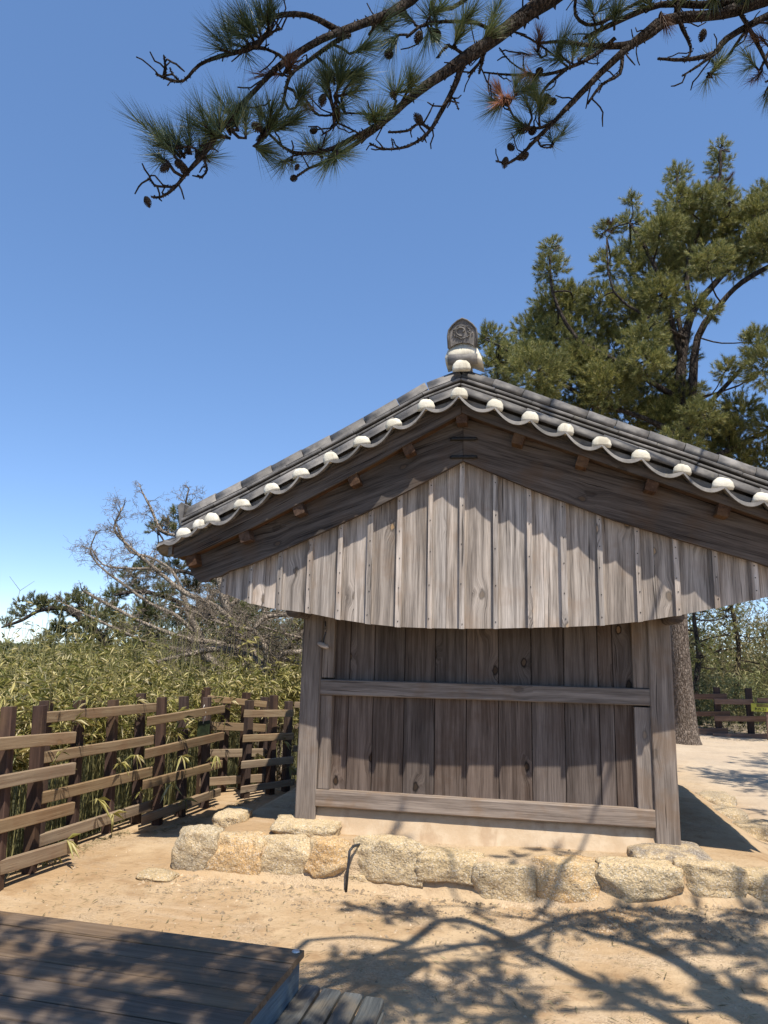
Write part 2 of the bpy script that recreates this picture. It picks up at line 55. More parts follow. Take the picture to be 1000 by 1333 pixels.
BARE1 = [[(-2.505,5.6,1.233,0.126),(-2.662,5.6,1.601,0.108),(-2.89,5.6,1.974,0.09),(-3.01,5.5,2.35,0.071),(-3.175,5.5,2.734,0.052),(-3.446,5.4,3.244,0.039),(-3.889,5.4,3.51,0.033),(-4.276,5.3,3.629,0.026),(-4.529,5.3,4.036,0.02),(-4.701,5.3,4.312,0.013)],[(-2.89,5.6,1.974,0.058),(-3.195,5.3,2.335,0.044),(-3.712,5.2,2.575,0.038),(-4.247,5.1,2.945,0.032),(-4.701,5.1,3.27,0.026),(-5.021,5.1,3.601,0.02),(-4.918,5.1,4.001,0.013)],[(-3.01,5.5,2.35,0.045),(-2.705,5.7,2.756,0.039),(-2.482,5.8,3.031,0.026)],[(-2.662,5.6,1.601,0.057),(-3.104,5.2,1.711,0.05),(-3.551,5.0,1.82,0.037),(-4.19,4.9,2.049,0.031),(-4.762,4.9,2.289,0.025),(-5.35,4.9,2.535,0.019)],[(-3.446,5.4,3.244,0.033),(-3.808,5.5,3.66,0.027),(-3.985,5.5,4.069,0.02),(-3.936,5.5,4.342,0.013)],[(-4.247,5.1,2.945,0.026),(-4.679,5.0,2.933,0.019),(-5.046,4.9,2.984,0.014),(-5.288,4.9,3.243,0.01)],[(-2.508,5.6,1.295,0.063),(-1.96,5.3,1.618,0.049),(-1.531,5.1,1.983,0.036),(-1.268,5.0,2.34,0.03)]]
BARE2 = [[(-1.676,4.4,0.964,0.084),(-1.871,4.4,1.285,0.073),(-2.123,4.4,1.499,0.057),(-2.576,4.3,1.656,0.046),(-3.013,4.2,1.588,0.034),(-3.443,4.1,1.466,0.023)],[(-1.871,4.4,1.285,0.051),(-1.917,4.3,1.671,0.045),(-2.074,4.2,1.943,0.039),(-1.906,4.2,2.113,0.034),(-1.614,4.2,2.173,0.034),(-1.324,4.2,2.2,0.028)],[(-1.871,4.4,1.285,0.045),(-1.616,4.3,1.568,0.039),(-1.329,4.3,1.652,0.033),(-1.048,4.3,1.856,0.028)],[(-2.074,4.2,1.943,0.028),(-2.517,4.1,2.043,0.023),(-2.888,4.1,2.149,0.017),(-3.214,4.0,2.251,0.011)],[(-1.917,4.3,1.671,0.028),(-2.305,4.2,1.827,0.023),(-2.686,4.2,2.101,0.017),(-2.83,4.2,2.383,0.011)]]
STONES = [(-0.823,-0.461,-0.022,0.308,0),(-0.527,-0.112,-0.002,0.271,1),(-0.117,0.292,0.025,0.278,2),(0.251,0.565,0.045,0.29,1),(0.129,0.443,-0.027,0.061,3),(0.588,1.106,0.054,0.332,2),(0.553,0.819,-0.031,0.077,4),(1.084,1.547,0.097,0.279,3),(0.803,1.169,-0.031,0.09,3),(1.18,1.514,-0.016,0.114,5),(1.482,1.894,-0.017,0.236,5),(1.878,2.319,0.014,0.278,1),(2.319,2.858,0.036,0.301,2),(2.843,3.259,0.085,0.326,5),(3.238,3.618,0.108,0.299,3),(3.619,3.98,0.127,0.357,2)]
RFB = [(4.52,6.03,11.1,0.867,0.92,0.113),(4.51,6.07,11.1,0.502,0.564,0.096),(4.49,6.01,11.1,0.132,0.2,0.127),(4.79,6.05,11.1,-0.164,-0.103,0.11),(5.73,6.48,10.9,0.81,0.838,0.11),(5.71,8.07,10.9,0.463,0.561,0.108),(5.66,8.04,10.9,0.102,0.211,0.107),(6.52,8.02,10.7,0.867,0.922,0.107),(6.51,8.37,10.7,-0.027,0.063,0.089)]
FENCE = [[[(-1.751,-1.309,1.019),(-1.749,-1.298,0.94),(-1.639,-0.618,0.996),(-1.637,-0.607,0.921)],[(-1.745,-1.271,0.763),(-1.743,-1.259,0.679),(-1.634,-0.588,0.76),(-1.633,-0.577,0.686)],[(-1.737,-1.227,0.464),(-1.735,-1.214,0.38),(-1.629,-0.555,0.461),(-1.627,-0.545,0.387)],[(-1.731,-1.187,0.199),(-1.729,-1.173,0.1),(-1.625,-0.53,0.175),(-1.624,-0.523,0.1)]],[[(-1.973,-0.556,1.128),(-1.974,-0.563,1.047),(-1.778,0.988,1.112),(-1.777,0.998,1.039)],[(-1.962,-0.469,0.812),(-1.965,-0.497,0.737),(-1.776,1.006,0.803),(-1.775,1.017,0.726)],[(-1.962,-0.471,0.501),(-1.965,-0.493,0.425),(-1.773,1.026,0.504),(-1.772,1.038,0.421)],[(-1.96,-0.451,0.178),(-1.962,-0.468,0.1),(-1.771,1.046,0.185),(-1.769,1.058,0.1)]],[[(-1.594,0.46,1.028),(-1.595,0.451,0.956),(-1.445,1.818,1.046),(-1.444,1.827,0.976)],[(-1.592,0.477,0.738),(-1.595,0.453,0.67),(-1.443,1.835,0.763),(-1.442,1.845,0.683)],[(-1.591,0.484,0.454),(-1.594,0.457,0.402),(-1.443,1.839,0.47),(-1.442,1.85,0.388)],[(-1.588,0.512,0.156),(-1.591,0.486,0.1),(-1.442,1.843,0.178),(-1.441,1.853,0.1)]],[[(-1.825,2.327,1.115),(-1.832,2.32,1.044),(-1.318,2.821,1.033),(-1.315,2.823,0.97)],[(-1.831,2.322,0.817),(-1.856,2.297,0.733),(-1.314,2.824,0.755),(-1.314,2.824,0.682)],[(-1.825,2.327,0.5),(-1.847,2.306,0.419),(-1.309,2.83,0.472),(-1.307,2.831,0.389)],[(-1.834,2.318,0.186),(-1.851,2.302,0.1),(-1.304,2.834,0.174),(-1.303,2.835,0.1)]],[[(-1.257,2.065,0.991),(-1.275,2.03,0.919),(-0.93,2.693,0.95),(-0.93,2.693,0.883)],[(-1.256,2.068,0.718),(-1.271,2.038,0.648),(-0.92,2.712,0.685),(-0.918,2.717,0.618)],[(-1.258,2.065,0.435),(-1.27,2.041,0.364),(-0.913,2.725,0.415),(-0.911,2.729,0.346)],[(-1.252,2.075,0.172),(-1.263,2.054,0.1),(-0.895,2.759,0.146),(-0.894,2.762,0.1)]]]

# ------------------------------------------------------------------ materials
class NT:
    def __init__(s, name):
        s.m = bpy.data.materials.new(name); s.m.use_nodes = True
        s.t = s.m.node_tree; s.b = s.t.nodes['Principled BSDF']
    def n(s, typ, ins=None, **kw):
        x = s.t.nodes.new('ShaderNode'+typ)
        for k, v in kw.items(): setattr(x, k, v)
        for k, v in (ins or {}).items(): s.set(x.inputs[k], v)
        return x
    def set(s, inp, v):
        if isinstance(v, bpy.types.NodeSocket): s.t.links.new(v, inp)
        else: inp.default_value = v
    def mix(s, f, a, b, typ='RGBA', blend='MIX'):
        x = s.t.nodes.new('ShaderNodeMix'); x.data_type = typ
        if typ == 'RGBA': x.blend_type = blend; i = (0, 6, 7); o = 2
        else: i = (0, 2, 3); o = 0
        for k, v in zip(i, (f, a, b)):
            if isinstance(v, tuple) and len(v) == 3: v = (*v, 1)
            s.set(x.inputs[k], v)
        return x.outputs[o]
    def math(s, op, a, b=0.0, c=None, clamp=False):
        x = s.t.nodes.new('ShaderNodeMath'); x.operation = op; x.use_clamp = clamp
        s.set(x.inputs[0], a); s.set(x.inputs[1], b)
        if c is not None: s.set(x.inputs[2], c)
        return x.outputs[0]
    def step(s, v, lo, hi, a=0.0, b=1.0):
        x = s.t.nodes.new('ShaderNodeMapRange'); x.interpolation_type = 'SMOOTHSTEP'
        for k, q in enumerate((v, lo, hi, a, b)): s.set(x.inputs[k], q)
        return x.outputs[0]
    def vec(s, scale, kind='Object', rand=True):
        tc = s.n('TexCoord')
        v = tc.outputs[kind]
        if rand:
            oi = s.n('ObjectInfo')
            a = s.n('VectorMath', operation='MULTIPLY_ADD'); s.set(a.inputs[0], oi.outputs['Random']); a.inputs[1].default_value = (37, 23, 51); s.set(a.inputs[2], v); v = a.outputs[0]
        m = s.n('VectorMath', operation='MULTIPLY'); s.set(m.inputs[0], v); m.inputs[1].default_value = scale
        return m.outputs[0]
    def noise(s, v, scale=1, detail=4, rough=.55, dist=0):
        return s.n('TexNoise', {'Vector': v, 'Scale': scale, 'Detail': detail, 'Roughness': rough, 'Distortion': dist}).outputs[0]
    def bump(s, h, strength=.5, dist=.01, prev=None):
        x = s.n('Bump', {'Strength': strength, 'Distance': dist, 'Height': h})
        if prev is not None: s.set(x.inputs['Normal'], prev)
        return x.outputs[0]
    def fin(s, c, rough=.8, normal=None, spec=.3):
        if isinstance(c, tuple) and len(c) == 3: c = (*c, 1)
        s.set(s.b.inputs['Base Color'], c); s.set(s.b.inputs['Roughness'], rough)
        s.b.inputs['Specular IOR Level'].default_value = spec
        if normal is not None: s.set(s.b.inputs['Normal'], normal)
        return s.m

def wood(name, dark, light, knots=1.0, fine=1.0, rough=.85, crack=1.0, var=.35, stain=(.2, .13, .07), stain_amt=.25):
    """weathered timber, grain along each piece's own X axis"""
    g = NT(name)
    base = g.vec((1, 1, 1))
    # wandering grain
    wv = g.noise(g.vec((.9, 5, 5)), 1, 2)
    sep = g.n('SeparateXYZ', {0: base})
    y2 = g.math('ADD', sep.outputs[1], g.math('MULTIPLY', wv, .05))
    # knots: sparse cells, coordinates squeezed across the board
    kv = g.n('CombineXYZ', {0: g.math('MULTIPLY', sep.outputs[0], 2.6), 1: g.math('MULTIPLY', sep.outputs[1], 4.6), 2: 0.0}).outputs[0]
    kn = g.n('TexNoise', {'Vector': base, 'Scale': 22.0, 'Detail': 2.0}); ka = g.n('VectorMath', operation='MULTIPLY_ADD'); g.set(ka.inputs[0], kn.outputs['Color']); ka.inputs[1].default_value = (.12, .12, 0); g.set(ka.inputs[2], kv); kv = ka.outputs[0]
    vo = g.n('TexVoronoi', {'Vector': kv, 'Scale': 1.0, 'Randomness': .85}, voronoi_dimensions='2D')
    sc = g.n('SeparateColor', {0: vo.outputs['Color']})
    on = g.math('MULTIPLY', g.math('GREATER_THAN', sc.outputs[0], .76), knots)
    d = vo.outputs['Distance']
    near = g.math('MULTIPLY', g.step(d, .42, .05), on)
    y3 = g.math('ADD', y2, g.math('MULTIPLY', near, .035))
    cv = g.n('CombineXYZ', {0: g.math('MULTIPLY', sep.outputs[0], .9), 1: g.math('MULTIPLY', y3, 1.0), 2: sep.outputs[2]}).outputs[0]
    def sc_vec(k):
        m = g.n('VectorMath', operation='MULTIPLY'); g.set(m.inputs[0], cv); m.inputs[1].default_value = k; return m.outputs[0]
    broad = g.noise(sc_vec((1.2, 26, 26)), 1, 5, .6)
    fineg = g.noise(sc_vec((5, 150*fine, 150*fine)), 1, 3, .65)
    cr = g.noise(sc_vec((1.6, 60, 60)), 1, 2, .5, .3)
    blot = g.noise(base, 3.1, 4, .6)
    oi = g.n('ObjectInfo')
    f = g.math('ADD', g.math('MULTIPLY', g.step(broad, .33, .68), .6), g.math('MULTIPLY', g.step(fineg, .3, .7), .4))
    c = g.mix(f, dark, light)
    c = g.mix(g.math('MULTIPLY', g.step(blot, .48, .68), stain_amt), c, stain)
    cm = g.math('MULTIPLY', g.step(cr, .66, .72), .75*crack)
    c = g.mix(cm, c, tuple(v*.22 for v in dark))
    # knots colour
    ring = g.math('MULTIPLY', g.step(d, .14, .07), on)
    core = g.math('MULTIPLY', g.step(d, .085, .05), on)
    c = g.mix(g.math('MULTIPLY', ring, .75), c, tuple(v*.35 for v in dark))
    c = g.mix(g.math('MULTIPLY', core, g.step(sc.outputs[1], .6, .65, .1, .6)), c, (min(1, light[0]*1.15), light[1]*.9, light[2]*.6))
    hv = g.n('HueSaturation', {'Hue': .5, 'Saturation': g.step(oi.outputs['Random'], 0, 1, .87, 1.13), 'Value': g.math('ADD', 1-var/2, g.math('MULTIPLY', g.math('FRACT', g.math('MULTIPLY', oi.outputs['Random'], 7.31)), var)), 'Color': c})
    h = g.math('SUBTRACT', g.math('ADD', g.math('MULTIPLY', broad, .6), g.math('MULTIPLY', fineg, .35)), g.math('MULTIPLY', cm, .8))
    h = g.math('SUBTRACT', h, g.math('MULTIPLY', ring, .3))
    return g.fin(hv.outputs[0], rough, g.bump(h, .7, .006), .2)

W = {}
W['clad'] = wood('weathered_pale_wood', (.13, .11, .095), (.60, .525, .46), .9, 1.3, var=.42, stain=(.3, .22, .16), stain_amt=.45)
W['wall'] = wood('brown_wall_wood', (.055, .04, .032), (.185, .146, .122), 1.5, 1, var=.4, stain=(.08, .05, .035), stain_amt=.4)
W['frame'] = wood('grey_frame_wood', (.11, .088, .074), (.34, .285, .24), .6, 1, var=.25, stain=(.2, .13, .08), stain_amt=.5)
W['barge'] = wood('dark_gable_wood', (.026, .02, .017), (.14, .116, .1), .6, .8, var=.2, stain=(.1, .06, .035), stain_amt=.4)
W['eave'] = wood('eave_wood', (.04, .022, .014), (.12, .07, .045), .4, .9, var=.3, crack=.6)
W['fence'] = wood('stained_fence_wood', (.18, .122, .074), (.335, .25, .16), .4, .8, var=.22, stain=(.2, .1, .055), stain_amt=.3, crack=.5, rough=.7)
W['post'] = wood('red_brown_post_wood', (.042, .027, .022), (.105, .067, .053), .2, .8, var=.3, crack=.5)
W['rfence'] = wood('brown_fence_wood', (.12, .07, .05), (.24, .15, .105), .3, .8, var=.3)
W['deck'] = wood('deck_wood', (.082, .057, .038), (.19, .14, .098), .3, .9, var=.25, crack=.7, rough=.6)
W['step'] = wood('blue_grey_step_wood', (.04, .046, .05), (.13, .135, .13), .2, 1, var=.2, crack=.7, rough=.55, stain=(.17, .13, .08), stain_amt=.6)
W['blue'] = wood('faded_blue_paint_wood', (.05, .085, .115), (.13, .2, .25), .1, 1, var=.1, crack=.5, rough=.6, stain=(.05, .05, .05), stain_amt=.5)

def mat_ground():
    g = NT('sandy_ground')
    v = g.vec((1, 1, 1), rand=False)
    big = g.noise(v, .9, 4, .6); mid = g.noise(v, 3.2, 5, .65); fi = g.noise(v, 60, 4, .7); gr = g.n('TexVoronoi', {'Vector': v, 'Scale': 95.0})
    gr2 = g.n('TexVoronoi', {'Vector': v, 'Scale': 38.0})
    strk = g.noise(g.vec((1.2, 5, 1), rand=False), 1, 4, .6)
    c = g.mix(g.step(big, .38, .62), (.37, .25, .14), (.46, .34, .21))
    c = g.mix(g.math('MULTIPLY', g.step(mid, .5, .68), .65), c, (.26, .16, .083))
    c = g.mix(g.math('MULTIPLY', g.step(strk, .52, .66), .5), c, (.46, .35, .235))
    gravel = g.step(g.noise(v, 1.4, 4, .6), .5, .6)
    sepc = g.n('SeparateColor', {0: gr.outputs['Color']})
    c2 = g.mix(sepc.outputs[0], (.3, .22, .14), (.62, .5, .36))
    c = g.mix(g.math('MULTIPLY', gravel, .32), c, c2)
    sp = g.n('SeparateXYZ', {0: v})
    far = g.math('MAXIMUM', g.step(sp.outputs[1], 4.5, 7.5), g.step(sp.outputs[0], 3.6, 4.6))
    c = g.mix(g.math('MULTIPLY', far, .55), c, (.52, .45, .36))
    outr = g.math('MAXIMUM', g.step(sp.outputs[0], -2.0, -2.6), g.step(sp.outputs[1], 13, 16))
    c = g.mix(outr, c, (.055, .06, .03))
    c = g.mix(g.math('MULTIPLY', g.step(fi, .45, .75), .35), c, (.3, .2, .11))
    h = g.math('ADD', g.math('MULTIPLY', fi, .5), g.math('MULTIPLY', g.math('MULTIPLY', g.step(gr.outputs[0], .6, .1), g.step(gravel, 0, 1, .15, 1)), .6))
    h = g.math('ADD', h, g.math('MULTIPLY', g.step(gr2.outputs[0], .35, .05), .35))
    n = g.bump(mid, .8, .05); n = g.bump(g.noise(v, 11, 4, .6), .6, .018, n); n = g.bump(h, .8, .008, n)
    return g.fin(c, .95, n, .1)
def mat_stone():
    g = NT('granite_stone')
    v = g.vec((1, 1, 1)); oi = g.n('ObjectInfo')
    a = g.noise(v, 7, 6, .65); b = g.noise(v, 60, 5, .75); s_ = g.n('TexVoronoi', {'Vector': v, 'Scale': 140.0})
    c = g.mix(g.step(a, .35, .68), oi.outputs['Color'], (.56, .42, .24))
    c = g.mix(g.math('MULTIPLY', g.step(b, .54, .66), .45), c, (.25, .2, .15))
    c = g.mix(g.math('MULTIPLY', g.step(g.noise(v, 4, 5, .7), .55, .66), .35), c, (.3, .25, .17))
    sc = g.n('SeparateColor', {0: s_.outputs['Color']})
    c = g.mix(g.math('MULTIPLY', g.math('GREATER_THAN', sc.outputs[0], .88), .45), c, (.12, .1, .09))
    c = g.mix(g.math('MULTIPLY', g.math('LESS_THAN', sc.outputs[0], .15), .5), c, (.7, .64, .54))
    cv_ = g.math('ABSOLUTE', g.math('SUBTRACT', g.noise(v, 5.5, 4, .6, .6), .5))
    c = g.mix(g.math('MULTIPLY', g.step(cv_, .012, .0), .4), c, (.13, .1, .075))
    n = g.bump(a, 1.0, .05); n = g.bump(g.step(cv_, 0, .03), .4, .008, n); n = g.bump(b, .9, .008, n)
    return g.fin(c, .9, n, .2)
def mat_tile():
    g = NT('dark_clay_tile')
    v = g.vec((1, 1, 1)); oi = g.n('ObjectInfo')
    a = g.noise(v, 9, 5, .6); b = g.noise(v, 70, 3, .6)
    c = g.mix(g.step(a, .35, .7), (.1, .093, .087), (.205, .19, .175))
    c = g.mix(g.math('MULTIPLY', g.step(g.noise(v, 22, 4), .6, .72), .5), c, (.22, .2, .15))
    hv = g.n('HueSaturation', {'Value': g.step(oi.outputs['Random'], 0, 1, .75, 1.3), 'Color': c})
    return g.fin(hv.outputs[0], g.step(a, .3, .7, .55, .75), g.bump(b, .35, .003, g.bump(a, .4, .01)), .35)
def mat_plaster(name, c1, c2, c3):
    g = NT(name)
    v = g.vec((1, 1, 1)); a = g.noise(v, 5, 6, .65); b = g.noise(v, 55, 4, .7); st = g.noise(g.vec((7, 7, 1.1)), 1, 4, .6)
    c = g.mix(g.step(a, .35, .7), c1, c2)
    c = g.mix(g.math('MULTIPLY', g.step(st, .5, .66), .6), c, c3)
    return g.fin(c, .95, g.bump(b, .5, .004, g.bump(a, .5, .012)), .1)
def mat_simple(name, c, rough=.6, scale=30, amt=.3, metal=0, bump=.3):
    g = NT(name); v = g.vec((1, 1, 1)); a = g.noise(v, scale, 4, .6)
    g.b.inputs['Metallic'].default_value = metal
    return g.fin(g.mix(g.step(a, .35, .7), tuple(q*(1-amt) for q in c), tuple(min(1, q*(1+amt)) for q in c)), rough, g.bump(a, bump, .004), .3)
def mat_bark(name, c1, c2, sc=9):
    g = NT(name); v0 = g.vec((1, 1, .35), rand=False); kn = g.n('TexNoise', {'Vector': v0, 'Scale': 14.0, 'Detail': 3.0}); ka = g.n('VectorMath', operation='MULTIPLY_ADD'); g.set(ka.inputs[0], kn.outputs['Color']); ka.inputs[1].default_value = (.07, .07, .07); g.set(ka.inputs[2], v0); v = ka.outputs[0]
    vo = g.n('TexVoronoi', {'Vector': v, 'Scale': float(sc*2.2)}, feature='DISTANCE_TO_EDGE'); a = g.noise(v, sc*2, 6, .7)
    c = g.mix(g.step(a, .35, .7), c1, c2)
    c = g.mix(g.math('MULTIPLY', g.step(vo.outputs[0], .12, .0), .6), c, tuple(q*.3 for q in c1))
    return g.fin(c, .95, g.bump(g.math('ADD', g.step(vo.outputs[0], 0, .2), g.math('MULTIPLY', a, .8)), .9, .02), .15)
def mat_leaf(name, cols, trans=.35, rough=.6, patch=None):
    g = NT(name)
    ge = g.n('NewGeometry'); r = g.n('ValToRGB', {0: ge.outputs['Random Per Island']})
    e = r.color_ramp.elements
    e[0].position = 0; e[0].color = (*cols[0][1], 1); e[1].position = cols[-1][0]; e[1].color = (*cols[-1][1], 1)
    for p, q in cols[1:-1]:
        x = e.new(p); x.color = (*q, 1)
    c = r.outputs[0]
    if patch:
        nz = g.noise(g.n('TexCoord').outputs['Object'], patch[0], 2)
        c = g.mix(g.step(nz, .45, .62, 0, patch[1]), c, patch[2])
    g.fin(c, rough, None, .35)
    tr = g.n('BsdfTranslucent', {0: c}); mx = g.n('MixShader', {0: trans, 1: g.b.outputs[0], 2: tr.outputs[0]})
    out = g.t.nodes['Material Output']; g.t.links.new(mx.outputs[0], out.inputs[0])
    return g.m
MG = mat_ground(); MST = mat_stone(); MT = mat_tile()
MPL = mat_plaster('earth_plaster', (.44, .325, .21), (.53, .42, .295), (.35, .24, .15))
MWH = mat_plaster('white_lime_plaster', (.56, .52, .42), (.7, .66, .56), (.36, .32, .25))
MIRON = mat_simple('black_iron', (.018, .017, .017), .6)
MRUB = mat_simple('black_pipe', (.03, .03, .032), .45)
MBARK = mat_bark('pine_bark', (.12, .09, .07), (.3, .245, .2), 13)
MBARK2 = mat_bark('dark_twig_bark', (.026, .021, .019), (.1, .08, .068), 30)
MBARK3 = mat_bark('dark_pine_bark', (.035, .027, .023), (.1, .08, .065), 7)
MGREY = mat_bark('pale_bare_bark', (.24, .19, .145), (.46, .385, .3), 12)
MCONE = mat_simple('cone_scale', (.034, .026, .021), .8, 60, .4)
MN = [mat_leaf('needle_dark_green', [(0, (.035, .06, .032)), (.6, (.06, .095, .048)), (1, (.16, .19, .09))], .2, .4),
      mat_leaf('needle_bright_green', [(0, (.06, .1, .04)), (.6, (.12, .16, .065)), (1, (.25, .26, .13))], .3, .4),
      mat_leaf('needle_dead_brown', [(0, (.07, .04, .025)), (1, (.16, .085, .05))], .2),
      mat_leaf('needle_dead_red', [(0, (.4, .16, .1)), (1, (.62, .36, .22))], .35)]
MPINE = mat_leaf('pine_foliage', [(0, (.06, .085, .028)), (.45, (.19, .205, .06)), (.8, (.42, .385, .12)), (1, (.58, .5, .22))], .25, .45, (1.1, .35, (.06, .08, .035)))
MPINE2 = mat_leaf('background_pine_foliage', [(0, (.07, .09, .035)), (.5, (.16, .17, .06)), (1, (.31, .29, .11))], .25, .5, (1.5, .5, (.14, .11, .05)))
MBAM = mat_leaf('bamboo_leaf', [(0, (.08, .09, .025)), (.3, (.25, .245, .065)), (.55, (.48, .43, .15)), (.82, (.62, .53, .25)), (1, (.78, .68, .44))], .35, .4, (1.7, .4, (.16, .17, .05)))
MCANE = mat_simple('bamboo_cane', (.25, .23, .1), .5)
MDRY = mat_leaf('dry_scrub', [(0, (.12, .1, .05)), (.5, (.22, .19, .09)), (1, (.38, .33, .18))], .3)

# ------------------------------------------------------------------ mesh helpers
class MB:
    def __init__(s): s.v = []; s.f = []; s.sm = []
    def add(s, vs, fs, smooth=False):
        o = len(s.v); s.v += [tuple(v) for v in vs]; s.f += [tuple(i+o for i in f) for f in fs]; s.sm += [smooth]*len(fs); return s
    def box(s, x0, x1, y0, y1, z0, z1):
        return s.add([(x, y, z) for z in (z0, z1) for y in (y0, y1) for x in (x0, x1)],
                     [(0, 2, 3, 1), (4, 5, 7, 6), (0, 1, 5, 4), (2, 6, 7, 3), (0, 4, 6, 2), (1, 3, 7, 5)])
    def cbox(s, x0, x1, y0, y1, z0, z1, b=.004):
        """box with chamfered long edges (along X)"""
        ring = [(y0+b, z0), (y1-b, z0), (y1, z0+b), (y1, z1-b), (y1-b, z1), (y0+b, z1), (y0, z1-b), (y0, z0+b)]
        n = 8; vs = [(x, y, z) for x in (x0, x1) for y, z in ring]
        fs = [(i, i+n, (i+1) % n+n, (i+1) % n) for i in range(n)] + [tuple(range(n)), tuple(range(2*n-1, n-1, -1))]
        return s.add(vs, [tuple(reversed(f)) for f in fs])
    def tube(s, pts, sides=6, cap=True, smooth=True, wob=0.0, rg=None):
        pts = [(Vector(p[:3]), p[3]) for p in pts]; vs = []; fs = []
        up = Vector((.31, .17, .93)).normalized()
        for i, (p, r) in enumerate(pts):
            a = pts[max(i-1, 0)][0]; b = pts[min(i+1, len(pts)-1)][0]; d = (b-a)
            d = d.normalized() if d.length > 1e-9 else Vector((0, 0, 1))
            if i == 0: u = d.cross(up); u = u.normalized() if u.length > .01 else d.orthogonal().normalized()
            else: u = (u - d*u.dot(d)).normalized()
            v = d.cross(u)
            for k in range(sides):
                t = 2*math.pi*k/sides; rr = r*(1+(rg.uniform(-wob, wob) if wob else 0))
                vs.append(p + (u*math.cos(t)+v*math.sin(t))*rr)
        for i in range(len(pts)-1):
            for k in range(sides):
                a = i*sides+k; b = i*sides+(k+1) % sides
                fs.append((a, b, b+sides, a+sides))
        if cap: fs.append(tuple(reversed(range(sides)))); fs.append(tuple(range((len(pts)-1)*sides, len(pts)*sides)))
        return s.add(vs, fs, smooth)
    def prism(s, outline, y0, y1):
        """outline (x,z) counterclockwise seen from -y"""
        n = len(outline); vs = [(x, y0, z) for x, z in outline]+[(x, y1, z) for x, z in outline]
        fs = [tuple(range(n)), tuple(range(2*n-1, n-1, -1))]+[(i+n, (i+1) % n+n, (i+1) % n, i)[::1] for i in range(n)]
        return s.add(vs, fs)
    def mesh(s, name, mat):
        me = bpy.data.meshes.new(name); me.from_pydata(s.v, [], s.f)
        me.polygons.foreach_set('use_smooth', s.sm); me.materials.append(mat); me.update(); return me
    def build(s, name, mat, parent=None, **k): return link(name, s.mesh(name, mat), parent, **k)
def link(name, me, parent=None, loc=None, mw=None, color=None):
    o = bpy.data.objects.new(name, me); col.objects.link(o)
    if parent is not None: o.parent = parent
    if mw is not None: o.matrix_local = mw
    if loc is not None: o.location = loc
    if color: o.color = (*color, 1)
    return o
def tag(o, label=None, cat=None, group=None, kind=None):
    for k, v in (('label', label), ('category', cat), ('group', group), ('kind', kind)):
        if v: o[k] = v
    return o
def empty(name, loc=(0, 0, 0)):
    o = bpy.data.objects.new(name, None); col.objects.link(o); o.location = loc; o.empty_display_size = .1; return o
def sub(name, parent, base):
    """origin-neutral child empty is avoided: parts are meshes"""
def frame(p0, xd, zd):
    """matrix whose X is xd, Z close to zd"""
    x = Vector(xd).normalized(); z = Vector(zd); z = (z-x*z.dot(x)).normalized(); y = z.cross(x)
    m = Matrix((x, y, z)).transposed().to_4x4(); m.translation = Vector(p0); return m
def frame2(p0, xd, zd):
    """as frame, but local Y runs across the face and local Z through the thickness"""
    m = frame(p0, xd, zd); x, y, z = (m.col[i].xyz for i in range(3))
    r = Matrix((x, z, -y)).transposed().to_4x4(); r.translation = Vector(p0); return r
def board(name, p0, p1, wid, th, mat, parent=None, up=(0, 0, 1), bev=.004, warp=0.0, seg=1, base=(0, 0, 0), ends=(0, 0)):
    """a sawn board from p0 to p1 (centre line); its wid runs along up, th across"""
    p0 = Vector(p0); p1 = Vector(p1); L = (p1-p0).length
    mb = MB(); b = bev; y0, y1, z0, z1 = -th/2, th/2, -wid/2, wid/2
    ring = [(y0+b, z0), (y1-b, z0), (y1, z0+b), (y1, z1-b), (y1-b, z1), (y0+b, z1), (y0, z1-b), (y0, z0+b)]
    vs = []; n = 8
    for i in range(seg+1):
        t = i/seg; off = warp*math.sin(t*math.pi); oz = warp*.6*math.sin(t*5+L)
        for y, z in ring:
            x = L*t
            if i == 0: x += ends[0]*(y1-y)/th
            if i == seg: x -= ends[1]*(y1-y)/th
            vs.append((x, z+oz, -(y+off)))
    fs = [(i*n+k, i*n+(k+1) % n, (i+1)*n+(k+1) % n, (i+1)*n+k) for i in range(seg) for k in range(n)]
    fs += [tuple(reversed(range(n))), tuple(range(seg*n, seg*n+n))]
    mb.add(vs, fs)
    m = frame2(p0-Vector(base), p1-p0, up)
    return mb.build(name, mat, parent, mw=m)
def interp(tab, x):
    if x <= tab[0][0]:
        a, b = tab[0], tab[1]
    elif x >= tab[-1][0]:
        a, b = tab[-2], tab[-1]
    else:
        for a, b in zip(tab, tab[1:]):
            if a[0] <= x <= b[0]: break
    return a[1]+(b[1]-a[1])*(x-a[0])/(b[0]-a[0])
